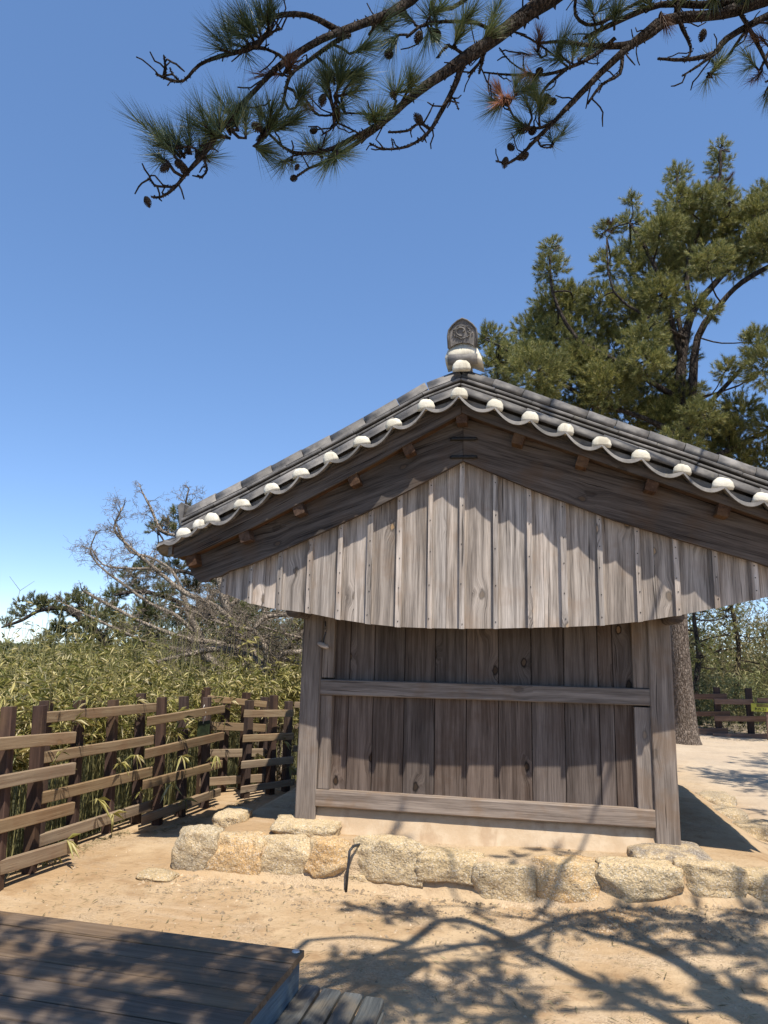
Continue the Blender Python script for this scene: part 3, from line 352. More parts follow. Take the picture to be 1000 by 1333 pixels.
def needles(org, dirs, slen, nlen, n, wid, spread=(.55, 1.0), rng=None, curve=.0):
    """numpy: every shoot carries n needles; returns verts, tris"""
    rng = rng or np.random.default_rng(3)
    org = np.asarray(org, float); d = np.asarray(dirs, float); d /= np.linalg.norm(d, axis=1)[:, None]
    N = len(org); slen = np.broadcast_to(slen, N); nlen = np.broadcast_to(nlen, N)
    O = np.repeat(org, n, 0); D = np.repeat(d, n, 0); SL = np.repeat(slen, n); NL = np.repeat(nlen, n)
    K = N*n
    a = np.cross(D, np.where(np.abs(D[:, 2:3]) < .9, [[0, 0, 1.]], [[1., 0, 0]])); a /= np.linalg.norm(a, axis=1)[:, None]
    b = np.cross(D, a)
    ph = rng.uniform(0, 2*np.pi, K); side = a*np.cos(ph)[:, None]+b*np.sin(ph)[:, None]
    t = rng.uniform(0, 1, K)
    th = rng.uniform(spread[0], spread[1], K)*(1-.55*t)
    nd = D*np.cos(th)[:, None]+side*np.sin(th)[:, None]
    P = O+D*(SL*t)[:, None]
    L = NL*rng.uniform(.75, 1.1, K)
    wv = np.cross(nd, rng.normal(size=(K, 3))); wv /= np.linalg.norm(wv, axis=1)[:, None]
    T = P+nd*L[:, None]; T[:, 2] -= curve*L
    V = np.stack([P-wv*wid/2, P+wv*wid/2, T], 1).reshape(-1, 3)
    return V
def tri_object(name, V, mat, parent=None):
    me = bpy.data.meshes.new(name); n = len(V)
    me.vertices.add(n); me.vertices.foreach_set('co', V.astype(np.float32).ravel())
    me.loops.add(n); me.loops.foreach_set('vertex_index', np.arange(n, dtype=np.int32))
    me.polygons.add(n//3); me.polygons.foreach_set('loop_start', np.arange(0, n, 3, dtype=np.int32)); me.polygons.foreach_set('loop_total', np.full(n//3, 3, dtype=np.int32))
    me.materials.append(mat); me.update(calc_edges=True); me.validate()
    return link(name, me, parent)

# ------------------------------------------------------------------ ground
def sstep(x, a, b):
    t = min(1, max(0, (x-a)/(b-a))); return t*t*(3-2*t)
def gz(x, y):
    rise = .1*sstep(x, 1.9, 3.3)*sstep(y, -1.9, -.7)
    h = rise
    if y > -.46:
        p = .245+.03*sstep(x, .5, 2.9)
        e = sstep(x, -1.0, -.5)*(1-sstep(x, 3.5, 3.95))*sstep(y, -.46, -.40)*(1-sstep(y, 3.2, 4.2))
        h = rise*(1-e)+p*e
    h += .02*noise.noise((x*1.1, y*1.1, 0))+.006*noise.noise((x*6, y*6, 1))
    if x < 1 and y < 12:
        if y < 1.75: d = -1.86-x
        elif x < -1.2: d = max(-1.86-x, y-(2.55+(x+1.85)*.98)) if x > -1.95 else .5+(-1.95-x)
        else: d = y-(3.3+(x+1.2)*.95)
        h -= .95*sstep(d, .1, 1.0)*(1-sstep(x, -.2, .8))*(1-sstep(y, 9, 12))
    return h
def grid_object(xs, ys):
    vs = [(x, y, gz(x, y)) for y in ys for x in xs]; nx = len(xs)
    fs = [(j*nx+i, j*nx+i+1, (j+1)*nx+i+1, (j+1)*nx+i) for j in range(len(ys)-1) for i in range(nx-1)]
    return MB().add(vs, fs, True)
def axis(lo, hi, fine0, fine1, st, far):
    a = list(np.arange(fine0, fine1, st)); k = st; x = fine1; r = []
    while x < hi: r.append(x); k *= far; x += k
    r.append(hi); k = st; x = fine0-st; l = []
    while x > lo: l.append(x); k *= far; x -= k
    l.append(lo); return l[::-1]+a+r
g = grid_object(axis(-900, 900, -2.5, 6.5, .07, 1.25), axis(-60, 1500, -3.5, 5, .06, 1.2)).build('ground', MG)
tag(g, kind='structure')

def blob_stone(name, x0, x1, y0, y1, z0, z1, seed, parent, colr, sq=.62, rough=.1, flat=.35, sub_=9):
    """angular boulder: cube-sphere, superellipsoid, chipped by noise planes"""
    n = sub_; V = {}; vs = []; fs = []
    c = Vector(((x0+x1)/2, (y0+y1)/2, (z0+z1)/2)); h = Vector(((x1-x0)/2, (y1-y0)/2, (z1-z0)/2))
    rg = random.Random(seed)
    cuts = [(Vector((rg.uniform(-1, 1), rg.uniform(-1, 1), rg.uniform(-1, 1))).normalized(), rg.uniform(1.0, 1.3)) for _ in range(12)]
    def vert(p):
        k = (round(p[0], 4), round(p[1], 4), round(p[2], 4))
        if k in V: return V[k]
        q = Vector(p).normalized(); m = max(abs(q.x), abs(q.y), abs(q.z))
        s = q.lerp(q/m, sq)
        for cn, cd_ in cuts:
            dd = s.dot(cn)
            if dd > cd_: s -= cn*(dd-cd_)*.95
        nn = noise.noise(q*1.7+Vector((seed*3.1, 0, 0)))*rough*1.3+noise.noise(q*4.5+Vector((seed, 7, 0)))*rough*.9-abs(noise.noise(q*7+Vector((seed, 3, 0))))*rough*.8
        s = s*(1+nn)
        V[k] = len(vs); vs.append((s.x*h.x, s.y*h.y, s.z*h.z)); return V[k]
    for ax in range(3):
        for sg in (-1, 1):
            for i in range(n):
                for j in range(n):
                    q = []
                    for a, b in ((i, j), (i+1, j), (i+1, j+1), (i, j+1)):
                        p = [0, 0, 0]; p[ax] = sg; p[(ax+1) % 3] = (2*a/n-1)*sg; p[(ax+2) % 3] = 2*b/n-1; q.append(vert(p))
                    fs.append(q)
    mb = MB().add(vs, fs, True); o = mb.build(name, MST, parent, loc=c-(Vector(parent.location) if parent else Vector()), color=colr)
    return o
SC = [(.44, .36, .24), (.58, .37, .17), (.57, .44, .26), (.48, .36, .2), (.56, .41, .23), (.54, .41, .24)]
wall_r = empty('stone_retaining_wall', (1.5, -.4, 0)); tag(wall_r, 'low wall of rough tan boulders edging the earth terrace in front of the wooden building', 'stone wall')
for i, (x0, x1, z0, z1, k) in enumerate(STONES):
    gap = .006
    dy = .17 if k not in (3, 4) or z1 > .2 else .13
    yf = -.47+rnd.uniform(-.02, .02)+(.03 if z1 < .15 else 0)
    zt = max(z1+.01, z0+.08)
    ex = .025*(x1-x0)+.004
    blob_stone('stone', x0-ex, x1+ex, yf, yf+.25, z0-(.06 if z0 < .02 else .01), zt-.004, 20+i, wall_r, SC[k], sq=.93 if i not in (0,) else .66, rough=.07, sub_=16)
# packed earth behind and between the stones
mb = MB()
for i in range(48):
    pass
xs = np.linspace(-.72, 4.05, 80); vs = []
for x in xs:
    zt = .235+.03*sstep(x, .5, 2.9); zb = .1*sstep(x, 1.9, 3.3)-.06
    for z, y in ((zb, -.435), (zt*.5+zb*.5, -.425+.02*noise.noise((x*4, 0, 0))), (zt-.02, -.42+.02*noise.noise((x*4, 5, 0))), (zt+.003, -.38)):
        vs.append((x, y, z+.01*noise.noise((x*9, z*9, 2))))
fs = [(i*4+k, (i+1)*4+k, (i+1)*4+k+1, i*4+k+1) for i in range(79) for k in range(3)]
o = MB().add(vs, fs, True).build('earth_infill', MG, wall_r, loc=-Vector(wall_r.location))
rub = MB()
for i in range(26):
    x = rnd.uniform(-.6, 3.6); r = rnd.uniform(.012, .03); z = .1*sstep(x, 1.9, 3.3)
# loose stones round the terrace
def loose(name, box, seed, c, label, grp=None, **k):
    o = blob_stone(name, *box, seed, None, c, **k); tag(o, label, 'rock', grp); return o
loose('rock', (-.78, -.5, .12, .5, .14, .31), 51, SC[2], 'pale rounded rock just behind the left end of the low stone wall')
loose('flat_stone', (-.98, -.7, -.72, -.5, -.02, .035), 52, SC[3], 'thin flat stone lying on the ground left of the wall\'s round corner boulder', sq=.8, rough=.05)
for i, (b, l) in enumerate([((3.72, 4.15, 3.0, 3.6, .0, .2), 'farthest of half buried rocks on the terrace right of the building'), ((3.6, 4.0, 2.1, 2.55, .0, .21), 'middle one of the half buried rocks on the terrace right of the building'), ((3.7, 4.2, 1.45, 2.0, .0, .22), 'nearest of half buried rocks on the terrace right of the building')]):
    loose('rock', b, 60+i, (.34, .27, .18), l, 'rocks on the terrace edge', sq=.5)
# pad stones of the posts
pl = blob_stone('pad_stone', -.16, .4, -.19, .26, .2, .342, 71, None, SC[2], sq=.85, rough=.05, sub_=12); tag(pl, 'long flat foot stone under the left corner post of the building', 'foot stone', 'foot stones under the corner posts')
pr = blob_stone('pad_stone', 2.56, 3.14, -.3, .26, .17, .347, 72, None, (.24, .2, .16), sq=.7, rough=.035, sub_=12); tag(pr, 'rounded grey foot stone under the right corner post of the building', 'foot stone', 'foot stones under the corner posts')
# pebbles: nobody could count them
mb = MB()
def pebble(mb, x, y, r):
    z = gz(x, y); vs = []
    for k in range(5):
        a = 2*math.pi*k/5+rnd.random(); vs.append((x+r*math.cos(a)*rnd.uniform(.7, 1.1), y+r*math.sin(a)*rnd.uniform(.7, 1.1), z))
    vs.append((x+rnd.uniform(-.2, .2)*r, y, z+r*rnd.uniform(.5, .9)))
    mb.add(vs, [(k, (k+1) % 5, 5) for k in range(5)])
for i in range(5200):
    t = rnd.random()
    if t < .5: x = rnd.uniform(-.9, 4); y = -.55-abs(rnd.gauss(0, .28))
    elif t < .75: x = rnd.uniform(2, 3.9); y = rnd.gauss(-.85, .15)
    else: x = rnd.uniform(-1.6, 4.2); y = rnd.uniform(-3, 0)
    pebble(mb, x, y, abs(rnd.gauss(.003, .005))+.003)
for i in range(260): pebble(mb, rnd.uniform(-.8, 3.9), -.50-abs(rnd.gauss(0, .035)), rnd.uniform(.008, .026))
o = mb.build('gravel', mat_simple('gravel_stone', (.36, .27, .175), .9, 8, .5)); tag(o, 'fine loose gravel scattered over the sandy ground', 'gravel', kind='stuff')
# black drain pipe over the wall
mb = MB().tube([(.74, -.17, .272, .008), (.66, -.33, .276, .009), (.605, -.47, .285, .01), (.59, -.515, .26, .01), (.585, -.53, .13, .01), (.58, -.545, -.01, .01)], 8)
o = mb.build('drain_pipe', MRUB, loc=(0, 0, 0)); tag(o, 'thin black pipe running upright down the face of the low stone wall', 'pipe')
# ------------------------------------------------------------------ building
bld = empty('wooden_storehouse', (1.475, 0, .25)); tag(bld, 'weathered wooden storehouse with a tiled gable roof on a low stone footed terrace', 'building')
BO = Vector(bld.location)
def B(mb, name, mat, parent=None, off=None):
    o = mb.mesh(name, mat); par = parent or bld
    return link(name, o, par, loc=(-BO if parent is None else Vector((0, 0, 0))))
def bboard(name, p0, p1, wid, th, mat, parent=None, **k):
    if parent is None: return board(name, p0, p1, wid, th, mat, bld, base=BO, **k)
    return board(name, p0, p1, wid, th, mat, parent, **k)
# corner posts (front), X width .17
for x in (.0875, 2.8625):
    p = bboard('post', (x, .085, .335), (x, .085, 2.25), .17, .17, W['frame'], up=(1, 0, 0), bev=.008)
for x in (.0875, 2.8625): bboard('post', (x, 2.5, .335), (x, 2.5, 2.25), .17, .17, W['frame'], up=(1, 0, 0))
# front wall: panel of boards, rails and stiles as parts of one wall mesh
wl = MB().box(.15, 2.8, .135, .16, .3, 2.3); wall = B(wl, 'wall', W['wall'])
def wsub(name, p0, p1, wid, th, mat, **k):
    return board(name, Vector(p0), Vector(p1), wid, th, mat, wall, base=Vector((0, 0, 0)), **k)
seams = [.262, .4, .608, .868, 1.12, 1.376, 1.633, 1.892, 2.146, 2.408, 2.52, 2.668]
for a, b in zip(seams, seams[1:]):
    j = rnd.uniform(-.003, .003)
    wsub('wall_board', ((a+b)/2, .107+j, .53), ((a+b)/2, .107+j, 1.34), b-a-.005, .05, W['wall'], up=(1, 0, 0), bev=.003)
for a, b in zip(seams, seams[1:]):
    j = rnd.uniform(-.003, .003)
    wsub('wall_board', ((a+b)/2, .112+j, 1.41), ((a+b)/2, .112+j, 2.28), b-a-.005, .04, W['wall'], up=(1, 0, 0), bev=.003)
wsub('rail', (.165, .062, 1.377), (2.785, .062, 1.388), .125, .10, W['frame'], bev=.006)
wsub('rail', (.172, .055, .505), (2.778, .055, .512), .128, .11, W['frame'], bev=.008, seg=6, warp=.003)
for x, wd in ((.223, .1), (2.725, .125)):
    wsub('stile', (x, .075, .575), (x, .075, 1.31), wd, .09, W['frame'], up=(1, 0, 0))
    wsub('stile', (x, .075, 1.455), (x, .075, 2.28), wd, .09, W['frame'], up=(1, 0, 0))
# earth plaster plinth, sloping out at the foot
xs = np.linspace(.13, 2.83, 60); vs = []
for x in xs:
    for y, z in ((.16, .445), (.075, .442), (.055, .41), (.02, .33), (-.02, .26), (-.07, .2)):
        vs.append((x, y+.006*noise.noise((x*5, z*5, 0)), z))
fs = [(i*6+k+1, (i+1)*6+k+1, (i+1)*6+k, i*6+k)[::-1] for i in range(59) for k in range(5)]
B(MB().add(vs, [f[::-1] for f in fs], True), 'plaster_plinth', MPL)
# side and rear walls
for x in (.0, 2.95):
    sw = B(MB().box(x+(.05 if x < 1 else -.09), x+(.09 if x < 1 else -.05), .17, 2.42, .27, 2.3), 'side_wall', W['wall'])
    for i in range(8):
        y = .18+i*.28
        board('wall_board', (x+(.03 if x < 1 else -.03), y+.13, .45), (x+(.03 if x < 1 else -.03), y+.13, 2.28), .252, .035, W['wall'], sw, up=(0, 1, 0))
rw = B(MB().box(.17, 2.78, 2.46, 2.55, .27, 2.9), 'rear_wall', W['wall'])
# tie beams above the posts
bboard('beam', (-.25, .1, 2.16), (3.2, .1, 2.16), .2, .16, W['barge'])
for x in (.02, 2.93):
    mb = MB().tube([(x, -.36, 1.985, .055), (x, 2.5, 1.985, .055)], 12); B(mb, 'purlin_end', W['barge'])
# ---- gable: cladding, battens, bargeboards
TOPB = [(-.75, 2.20), (-.59, 2.27), (-.30, 2.36), (.145, 2.555), (.642, 2.78), (1.009, 2.965), (1.389, 3.17), (1.957, 2.912), (2.511, 2.685), (3.037, 2.51), (3.538, 2.35), (3.9, 2.24)]
BOT = [(-.62, 2.135), (-.45, 2.075), (-.33, 2.037), (-.16, 2.0), (.163, 1.965), (.41, 1.92), (.651, 1.889), (.888, 1.869), (1.133, 1.865), (1.379, 1.866), (1.637, 1.871), (1.892, 1.882), (2.142, 1.892), (2.404, 1.908), (2.672, 1.94), (2.937, 1.988), (3.2, 2.045), (3.527, 2.124), (3.7, 2.17)]
BAT = [-.56, -.33, -.085, .163, .41, .651, .888, 1.133, 1.379, 1.637, 1.892, 2.142, 2.404, 2.672, 2.937, 3.2, 3.46, 3.66]
def vboard(name, x0, x1, y0, y1, mat, parent, nseg=1, ztop=.03, botoff=0.0):
    """vertical cladding board in its own frame: local X is up, Y across, Z depth"""
    xm = (x0+x1)/2; zb = interp(BOT, xm)
    pts = []
    for k in range(nseg+1):
        x = x0+(x1-x0)*k/nseg; pts.append((interp(BOT, x)+botoff, x))
    tp = [(interp(TOPB, x1)+ztop, x1)]
    if x0 < 1.389 < x1: tp.append((interp(TOPB, 1.389)+ztop, 1.389))
    tp.append((interp(TOPB, x0)+ztop, x0))
    ol = pts+tp; n = len(ol)
    vs = [(z-zb, -(x-xm), -yy) for yy in (y0, y1) for z, x in ol]   # local: x=up, y=-X, z=-Y
    fs = [tuple(range(n)), tuple(range(2*n-1, n-1, -1))]+[(i+n, (i+1) % n+n, (i+1) % n, i) for i in range(n)]
    m = Matrix(((0, -1, 0, xm), (0, 0, -1, 0), (1, 0, 0, zb), (0, 0, 0, 1)))
    mb = MB().add(vs, fs); me = mb.mesh(name, mat)
    o = link(name, me, parent); o.matrix_local = m; return o
gb = MB().prism([(x, z+.02) for x, z in BOT]+[(x, z+.05) for x, z in reversed(TOPB[1:])], -.352, -.33)
gable = B(gb, 'gable', W['clad'])
edges = sorted(BAT)
for i, (a, b) in enumerate(zip(edges, edges[1:])):
    if a > -.4 and b < 3.3 and i % 3 == 1:
        m_ = a+(b-a)*rnd.uniform(.4, .7)
        for q0, q1 in ((a+.001, m_-.0012), (m_+.0012, b-.001)): vboard('cladding_board', q0, q1, -.376+rnd.uniform(-.002, .002), -.354, W['clad'], gable, 3)
    else: vboard('cladding_board', a+.001, b-.001, -.376+rnd.uniform(-.002, .002), -.354, W['clad'], gable, 4)
for i, x in enumerate(BAT):
    wd = rnd.uniform(.034, .044)
    if x > 3.4 or x < -.4: wd = .045
    vboard('batten', x-wd/2, x+wd/2, -.412, -.379, W['clad'], gable, 1, botoff=-.004)
nail_me = MB().tube([(0, 0, 0, .0045), (0, -.004, 0, .004)], 6).mesh('nail', MIRON)
for x in BAT:
    b0 = interp(BOT, x); t0 = interp(TOPB, x)
    for k in range(5):
        z = b0+.05+(t0-b0-.1)*k/4
        if t0-b0 < .45 and k in (1, 3): continue
        o = link('nail', nail_me, gable); o.location = (x+rnd.uniform(-.006, .006), -.412, z+rnd.uniform(-.02, .02))
def arc_tab(x0, x1, n, f):
    return [(x0+(x1-x0)*i/n, f(x0+(x1-x0)*i/n)) for i in range(n+1)]
lowL = [(-.862, 2.335), (-.80, 2.235), (-.745, 2.197), (-.69, 2.195), (-.64, 2.235), (-.585, 2.24), (-.50, 2.29)]
fb = lambda x: interp(TOPB, x)-.008
def bargeb(side):
    if side < 0:
        lo = lowL+arc_tab(-.40, 1.387, 22, fb); up_ = arc_tab(-.87, 1.387, 24, lambda x: interp(VL, x)-.14)
    else:
        lo = arc_tab(1.391, 3.45, 22, fb)+[(3.55, 2.33), (3.6, 2.27), (3.68, 2.28), (3.74, 2.235), (3.82, 2.235), (3.9, 2.28), (3.95, 2.38)]
        up_ = arc_tab(1.391, 3.96, 24, lambda x: interp(VL, x)-.14)
    mb = MB(); a = lo; b = up_
    # strip between lower and upper curves, resampled to the same count
    def res(c, n):
        d = [0]
        for p, q in zip(c, c[1:]): d.append(d[-1]+math.dist(p, q))
        out = []
        for i in range(n+1):
            t = d[-1]*i/n
            for k in range(len(c)-1):
                if d[k+1] >= t-1e-9: break
            u = (t-d[k])/max(1e-9, d[k+1]-d[k]); out.append((c[k][0]+(c[k+1][0]-c[k][0])*u, c[k][1]+(c[k+1][1]-c[k][1])*u))
        return out
    N = 60; a = res(a, N); b = res(b, N); y0, y1 = -.462, -.418
    # own frame: X along the board
    p0 = Vector((a[0][0], 0, a[0][1])); p1 = Vector((a[-1][0], 0, a[-1][1])); m = frame2((p0.x, y0, p0.z), p1-p0, (0, 0, 1)); mi = m.inverted()
    vs = []
    for i in range(N+1):
        for (x, z), y in ((a[i], y0), (b[i], y0), (b[i], y1), (a[i], y1)): vs.append(mi @ Vector((x, y, z)))
    fs = []
    for i in range(N):
        for k in range(4): fs.append((i*4+k, (i+1)*4+k, (i+1)*4+(k+1) % 4, i*4+(k+1) % 4))
    fs += [(0, 1, 2, 3), (N*4+3, N*4+2, N*4+1, N*4)]
    fs = [f[::-1] for f in fs]
    me = mb.add(vs, fs).mesh('bargeboard', W['barge']); o = link('bargeboard', me, gable); o.matrix_local = m
CAPS = [(-.829, 2.585), (-.697, 2.655), (-.597, 2.70), (-.348, 2.817), (-.107, 2.941), (.129, 3.058), (.369, 3.175), (.613, 3.302), (.866, 3.438), (1.118, 3.575), (1.374, 3.660), (1.644, 3.555), (1.906, 3.447), (2.162, 3.342), (2.417, 3.235), (2.686, 3.128), (2.963, 3.018), (3.227, 2.906), (3.475, 2.802), (3.72, 2.70), (3.87, 2.64)]
VL = [(-1.0, 2.51)]+[c for c in CAPS if c[0] not in (-.697,)]+[(4.05, 2.575)]
bargeb(-1); bargeb(1)
# iron cramps across the apex joint
for z in (3.335, 3.188):
    mb = MB().tube([(1.29, -.47, z, .011), (1.31, -.474, z+.002, .013), (1.48, -.474, z-.002, .013), (1.5, -.47, z, .011)], 6)
    link('iron_cramp', mb.mesh('iron_cramp', MIRON), gable)
# ---- roof
def slope(x): return interp(VL, x)
def roofz(x): return slope(x)+.02
nx = 40; xs = [-1.0+(1.374+1.0)*i/nx for i in range(nx+1)]+[1.374+(4.05-1.374)*i/nx for i in range(1, nx+1)]
vs = []; ny = [-.55, .1, .7, 1.3, 2.2, 3.2]
def wx(x, y):
    """the left eave draws back behind its projecting corner"""
    return x if x > 1.374 else 1.374+(x-1.374)*(2.374-.48*sstep(y, -.45, 1.3))/2.374
for x in xs:
    for y in ny: vs.append((wx(x, y), y, roofz(x)-.03))
for x in xs:
    for y in ny: vs.append((wx(x, y), y, roofz(x)-.13))
n1 = len(xs)*6; fs = []
for i in range(len(xs)-1):
    for k in range(5):
        a = i*6+k; fs.append((a, a+6, a+7, a+1)); fs.append((n1+a+1, n1+a+7, n1+a+6, n1+a))
for i in range(len(xs)-1):
    fs.append((i*6, n1+i*6, n1+(i+1)*6, (i+1)*6)); fs.append((i*6+5, (i+1)*6+5, n1+(i+1)*6+5, n1+i*6+5))
roof = B(MB().add(vs, fs), 'roof', MT)
def rl(name, me, mw=None):
    o = link(name, me, roof)
    if mw is not None: o.matrix_local = mw
    return o
FASL = [(-.97, 2.37), (-.78, 2.40), (-.25, 2.634), (.183, 2.85), (.669, 3.106), (1.029, 3.311), (1.385, 3.505)]
FASR = [(1.385, 3.515), (1.619, 3.41), (1.96, 3.274), (2.505, 3.052), (3.02, 2.848), (3.51, 2.650), (4.0, 2.46)]
BTL = [(-.95, 2.30), (-.864, 2.335), (-.311, 2.575), (.135, 2.785), (.634, 3.053), (1.004, 3.25), (1.37, 3.439)]
BTR = [(1.37, 3.445), (1.611, 3.35), (1.962, 3.215), (2.522, 2.99), (3.052, 2.785), (3.556, 2.59), (4.0, 2.42)]
def strip_board(name, tab_lo, tab_hi, x0, x1, y0, y1, mat, n=14):
    """plank following the verge curve between two height tables"""
    p0 = Vector((x0, y0, tab_lo(x0))); p1 = Vector((x1, y0, tab_lo(x1))); m = frame2(p0, p1-p0, (0, 0, 1)); mi = m.inverted(); vs = []
    for i in range(n+1):
        x = x0+(x1-x0)*i/n
        for z, y in ((tab_lo(x), y0), (tab_hi(x), y0), (tab_hi(x), y1), (tab_lo(x), y1)): vs.append(mi @ Vector((x, y, z)))
    fs = [(i*4+k, (i+1)*4+k, (i+1)*4+(k+1) % 4, i*4+(k+1) % 4)[::-1] for i in range(n) for k in range(4)]+[(3, 2, 1, 0), (n*4, n*4+1, n*4+2, n*4+3)]
    rl(name, MB().add(vs, fs).mesh(name, mat), m)
for T, BT_, x0, x1 in ((FASL, BTL, -.93, 1.383), (FASR, BTR, 1.387, 3.98)):
    strip_board('fascia', lambda x: interp(T, x), lambda x: slope(x)-.075, x0, x1, -.59, -.565, W['barge'])
    # soffit planks behind the fascia
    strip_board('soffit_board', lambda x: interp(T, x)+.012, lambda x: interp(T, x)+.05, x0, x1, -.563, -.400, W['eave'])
# short bracket blocks under the soffit
for x, z in [(-.785, 2.376), (-.342, 2.604), (.097, 2.804), (.54, 3.026), (.97, 3.244), (1.387, 3.455), (1.818, 3.266), (2.286, 3.068), (2.768, 2.861), (3.243, 2.67), (3.7, 2.49)]:
    T = FASL if x < 1.38 else FASR
    zt = interp(T, x)+.01; s_ = (interp(T, x+.05)-interp(T, x-.05))/.1 if abs(x-1.387) > .1 else 0
    xd = Vector((0, 1, 0)); up_ = Vector((-s_*.8, 0, 1))
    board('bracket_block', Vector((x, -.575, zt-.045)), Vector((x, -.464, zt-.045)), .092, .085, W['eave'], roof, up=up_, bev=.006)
# verge tiles. pan lips sag between the cusps under the caps
def halftube(r0, r1, L, a0=-.15, a1=math.pi+.15, n=10, th=.014, segs=1):
    """half-round cover tile along local Y, open below"""
    vs = []; 
    for j in range(segs+1):
        t = j/segs; r = r0+(r1-r0)*t
        for i in range(n+1):
            a = a0+(a1-a0)*i/n; vs += [(r*math.cos(a), L*t, r*math.sin(a)), ((r-th)*math.cos(a), L*t, (r-th)*math.sin(a))]
    m = 2*(n+1); fs = []
    for j in range(segs):
        for i in range(n):
            o = j*m+2*i; fs.append((o, o+m, o+m+2, o+2)); fs.append((o+1, o+3, o+m+3, o+m+1))
    for i in range(n):
        o = 2*i; fs.append((o, o+2, o+3, o+1)); o += segs*m; fs.append((o, o+1, o+3, o+2))
    for o in (0, 2*n):
        for j in range(segs): fs.append((j*m+o, j*m+o+1, (j+1)*m+o+1, (j+1)*m+o))
    return MB().add(vs, fs, True)
cov_me = halftube(.062, .066, .33).mesh('cover_tile', MT)
def capmesh():
    mb = MB(); vs = []; n = 14; rings = [(0, .074, 1), (-.018, .078, 1), (-.034, .068, .95), (-.044, .045, .8), (-.048, .012, .6)]
    for y, r, q in rings:
        for i in range(n+1):
            a = -.22+(math.pi+.44)*i/n; k = 1 if a > 0 and a < math.pi else 1
            rr = r*(1+.13*noise.noise((i*.7, y*30, 3)))
            vs.append((rr*math.cos(a), y, rr*math.sin(a)*(1 if math.sin(a) > 0 else 1.3)))
    m = n+1; fs = [(j*m+i, j*m+i+1, (j+1)*m+i+1, (j+1)*m+i)[::-1] for j in range(len(rings)-1) for i in range(n)]
    fs.append(tuple(reversed([(len(rings)-1)*m+i for i in range(m)])))
    # underside
    fs += [(j*m, (j+1)*m, (j+1)*m+n, j*m+n)[::-1] for j in range(len(rings)-1)]
    return mb.add(vs, fs, True).mesh('plaster_cap', MWH)
cap_me = capmesh()
cusp = [(x, z-.045) for x, z in CAPS]
for i, (x, z) in enumerate(CAPS):
    s0 = slope(x-.06); s1 = slope(x+.06); sl_ = (s1-s0)/.12 if abs(x-1.374) > .07 else 0
    rx = Matrix.Translation((x, -.625, z-.03)) @ Matrix.Rotation(-math.atan(sl_)*.35, 4, 'Y') @ Matrix.Diagonal((rnd.uniform(.76, .95), 1, rnd.uniform(.74, .94), 1))
    rl('cover_tile', cov_me, rx)
    rl('plaster_cap', cap_me, rx @ Matrix.Rotation(rnd.uniform(-.15, .15), 4, 'Y'))
def panlip(x0, z0, x1, z1, sag, half=None):
    """concave pan tile: sheet hanging between two cusps with a drooping lip"""
    n = 12; vs = []; prof = [(-.674, -.026), (-.668, .0), (-.655, .006), (-.30, .022)]; th = .010
    for i in range(n+1):
        t = i/n; x = x0+(x1-x0)*t; z = z0+(z1-z0)*t-sag*4*t*(1-t)
        for y, dz in prof: vs.append((x, y, z+dz))
        for y, dz in reversed(prof): vs.append((x, y+.009, z+dz-th*(1 if dz > -.01 else .2)))
    m = 8; fs = []
    for i in range(n):
        for k in range(m): fs.append((i*m+k, (i+1)*m+k, (i+1)*m+(k+1) % m, i*m+(k+1) % m))
    fs += [tuple(range(m))[::-1], tuple(range(n*m, n*m+m))]
    me = MB().add([(v[0]-x0, v[1]+.65, v[2]-z0) for v in vs], fs).mesh('pan_tile', MT)
    o = rl('pan_tile', me); o.location = (x0, -.65, z0)
allc = [(-.985, 2.49)]+cusp+[(4.06, 2.52)]
for (x0, z0), (x1, z1) in zip(allc, allc[1:]):
    wd = x1-x0; panlip(x0, z0+.022, x1, z1+.022, .068*min(1, wd/.25)**1.5*rnd.uniform(.88, 1.12))
# round tiles and layered flat tiles running along the verge, then the round top course
def along(name, off, y, r, kind, n_l, n_r, x_l=-.93, x_r=3.98, th=.022, dep=.15, gap=.004):
    for side, n, xa, xb in ((-1, n_l, 1.374, x_l), (1, n_r, 1.374, x_r)):
        ts = [0]+sorted(min(.97, max(.03, (k+rnd.uniform(-.12, .12))/n)) for k in range(1, n))+[1]
        for t0, t1 in zip(ts, ts[1:]):
            a = xa+(xb-xa)*t0; b = xa+(xb-xa)*t1
            p0 = Vector((a, y, slope(a)+off)); p1 = Vector((b, y, slope(b)+off))
            jit = rnd.uniform(-.003, .003)
            if kind == 'round':
                d = (p1-p0); L = d.length-gap
                m = frame(p0, d, (0, 0, 1)); me = halftube(r*1.03, r*.97, L, -.1, math.pi+.1, 10).mesh(name, MT)
                # local Y is the axis
                mm = Matrix((m.col[1].xyz*-1, m.col[0].xyz, m.col[2].xyz)).transposed().to_4x4(); mm.translation = p0+Vector((0, 0, jit)); rl(name, me, mm)
            else:
                board(name, p0+(p1-p0).normalized()*gap+Vector((0, 0, jit)), p1+Vector((0, 0, jit)), th, dep, MT, roof, bev=.005)
along('verge_tile', .012, -.525, .072, 'round', 9, 10)
along('layer_tile', .082, -.43, 0, 'flat', 8, 9, dep=.18, th=.018)
along('layer_tile', .122, -.425, 0, 'flat', 8, 9, dep=.17, th=.018)
along('layer_tile', .163, -.42, 0, 'flat', 8, 9, dep=.18, th=.022)
along('ridge_tile', .2, -.40, .078, 'round', 9, 11)
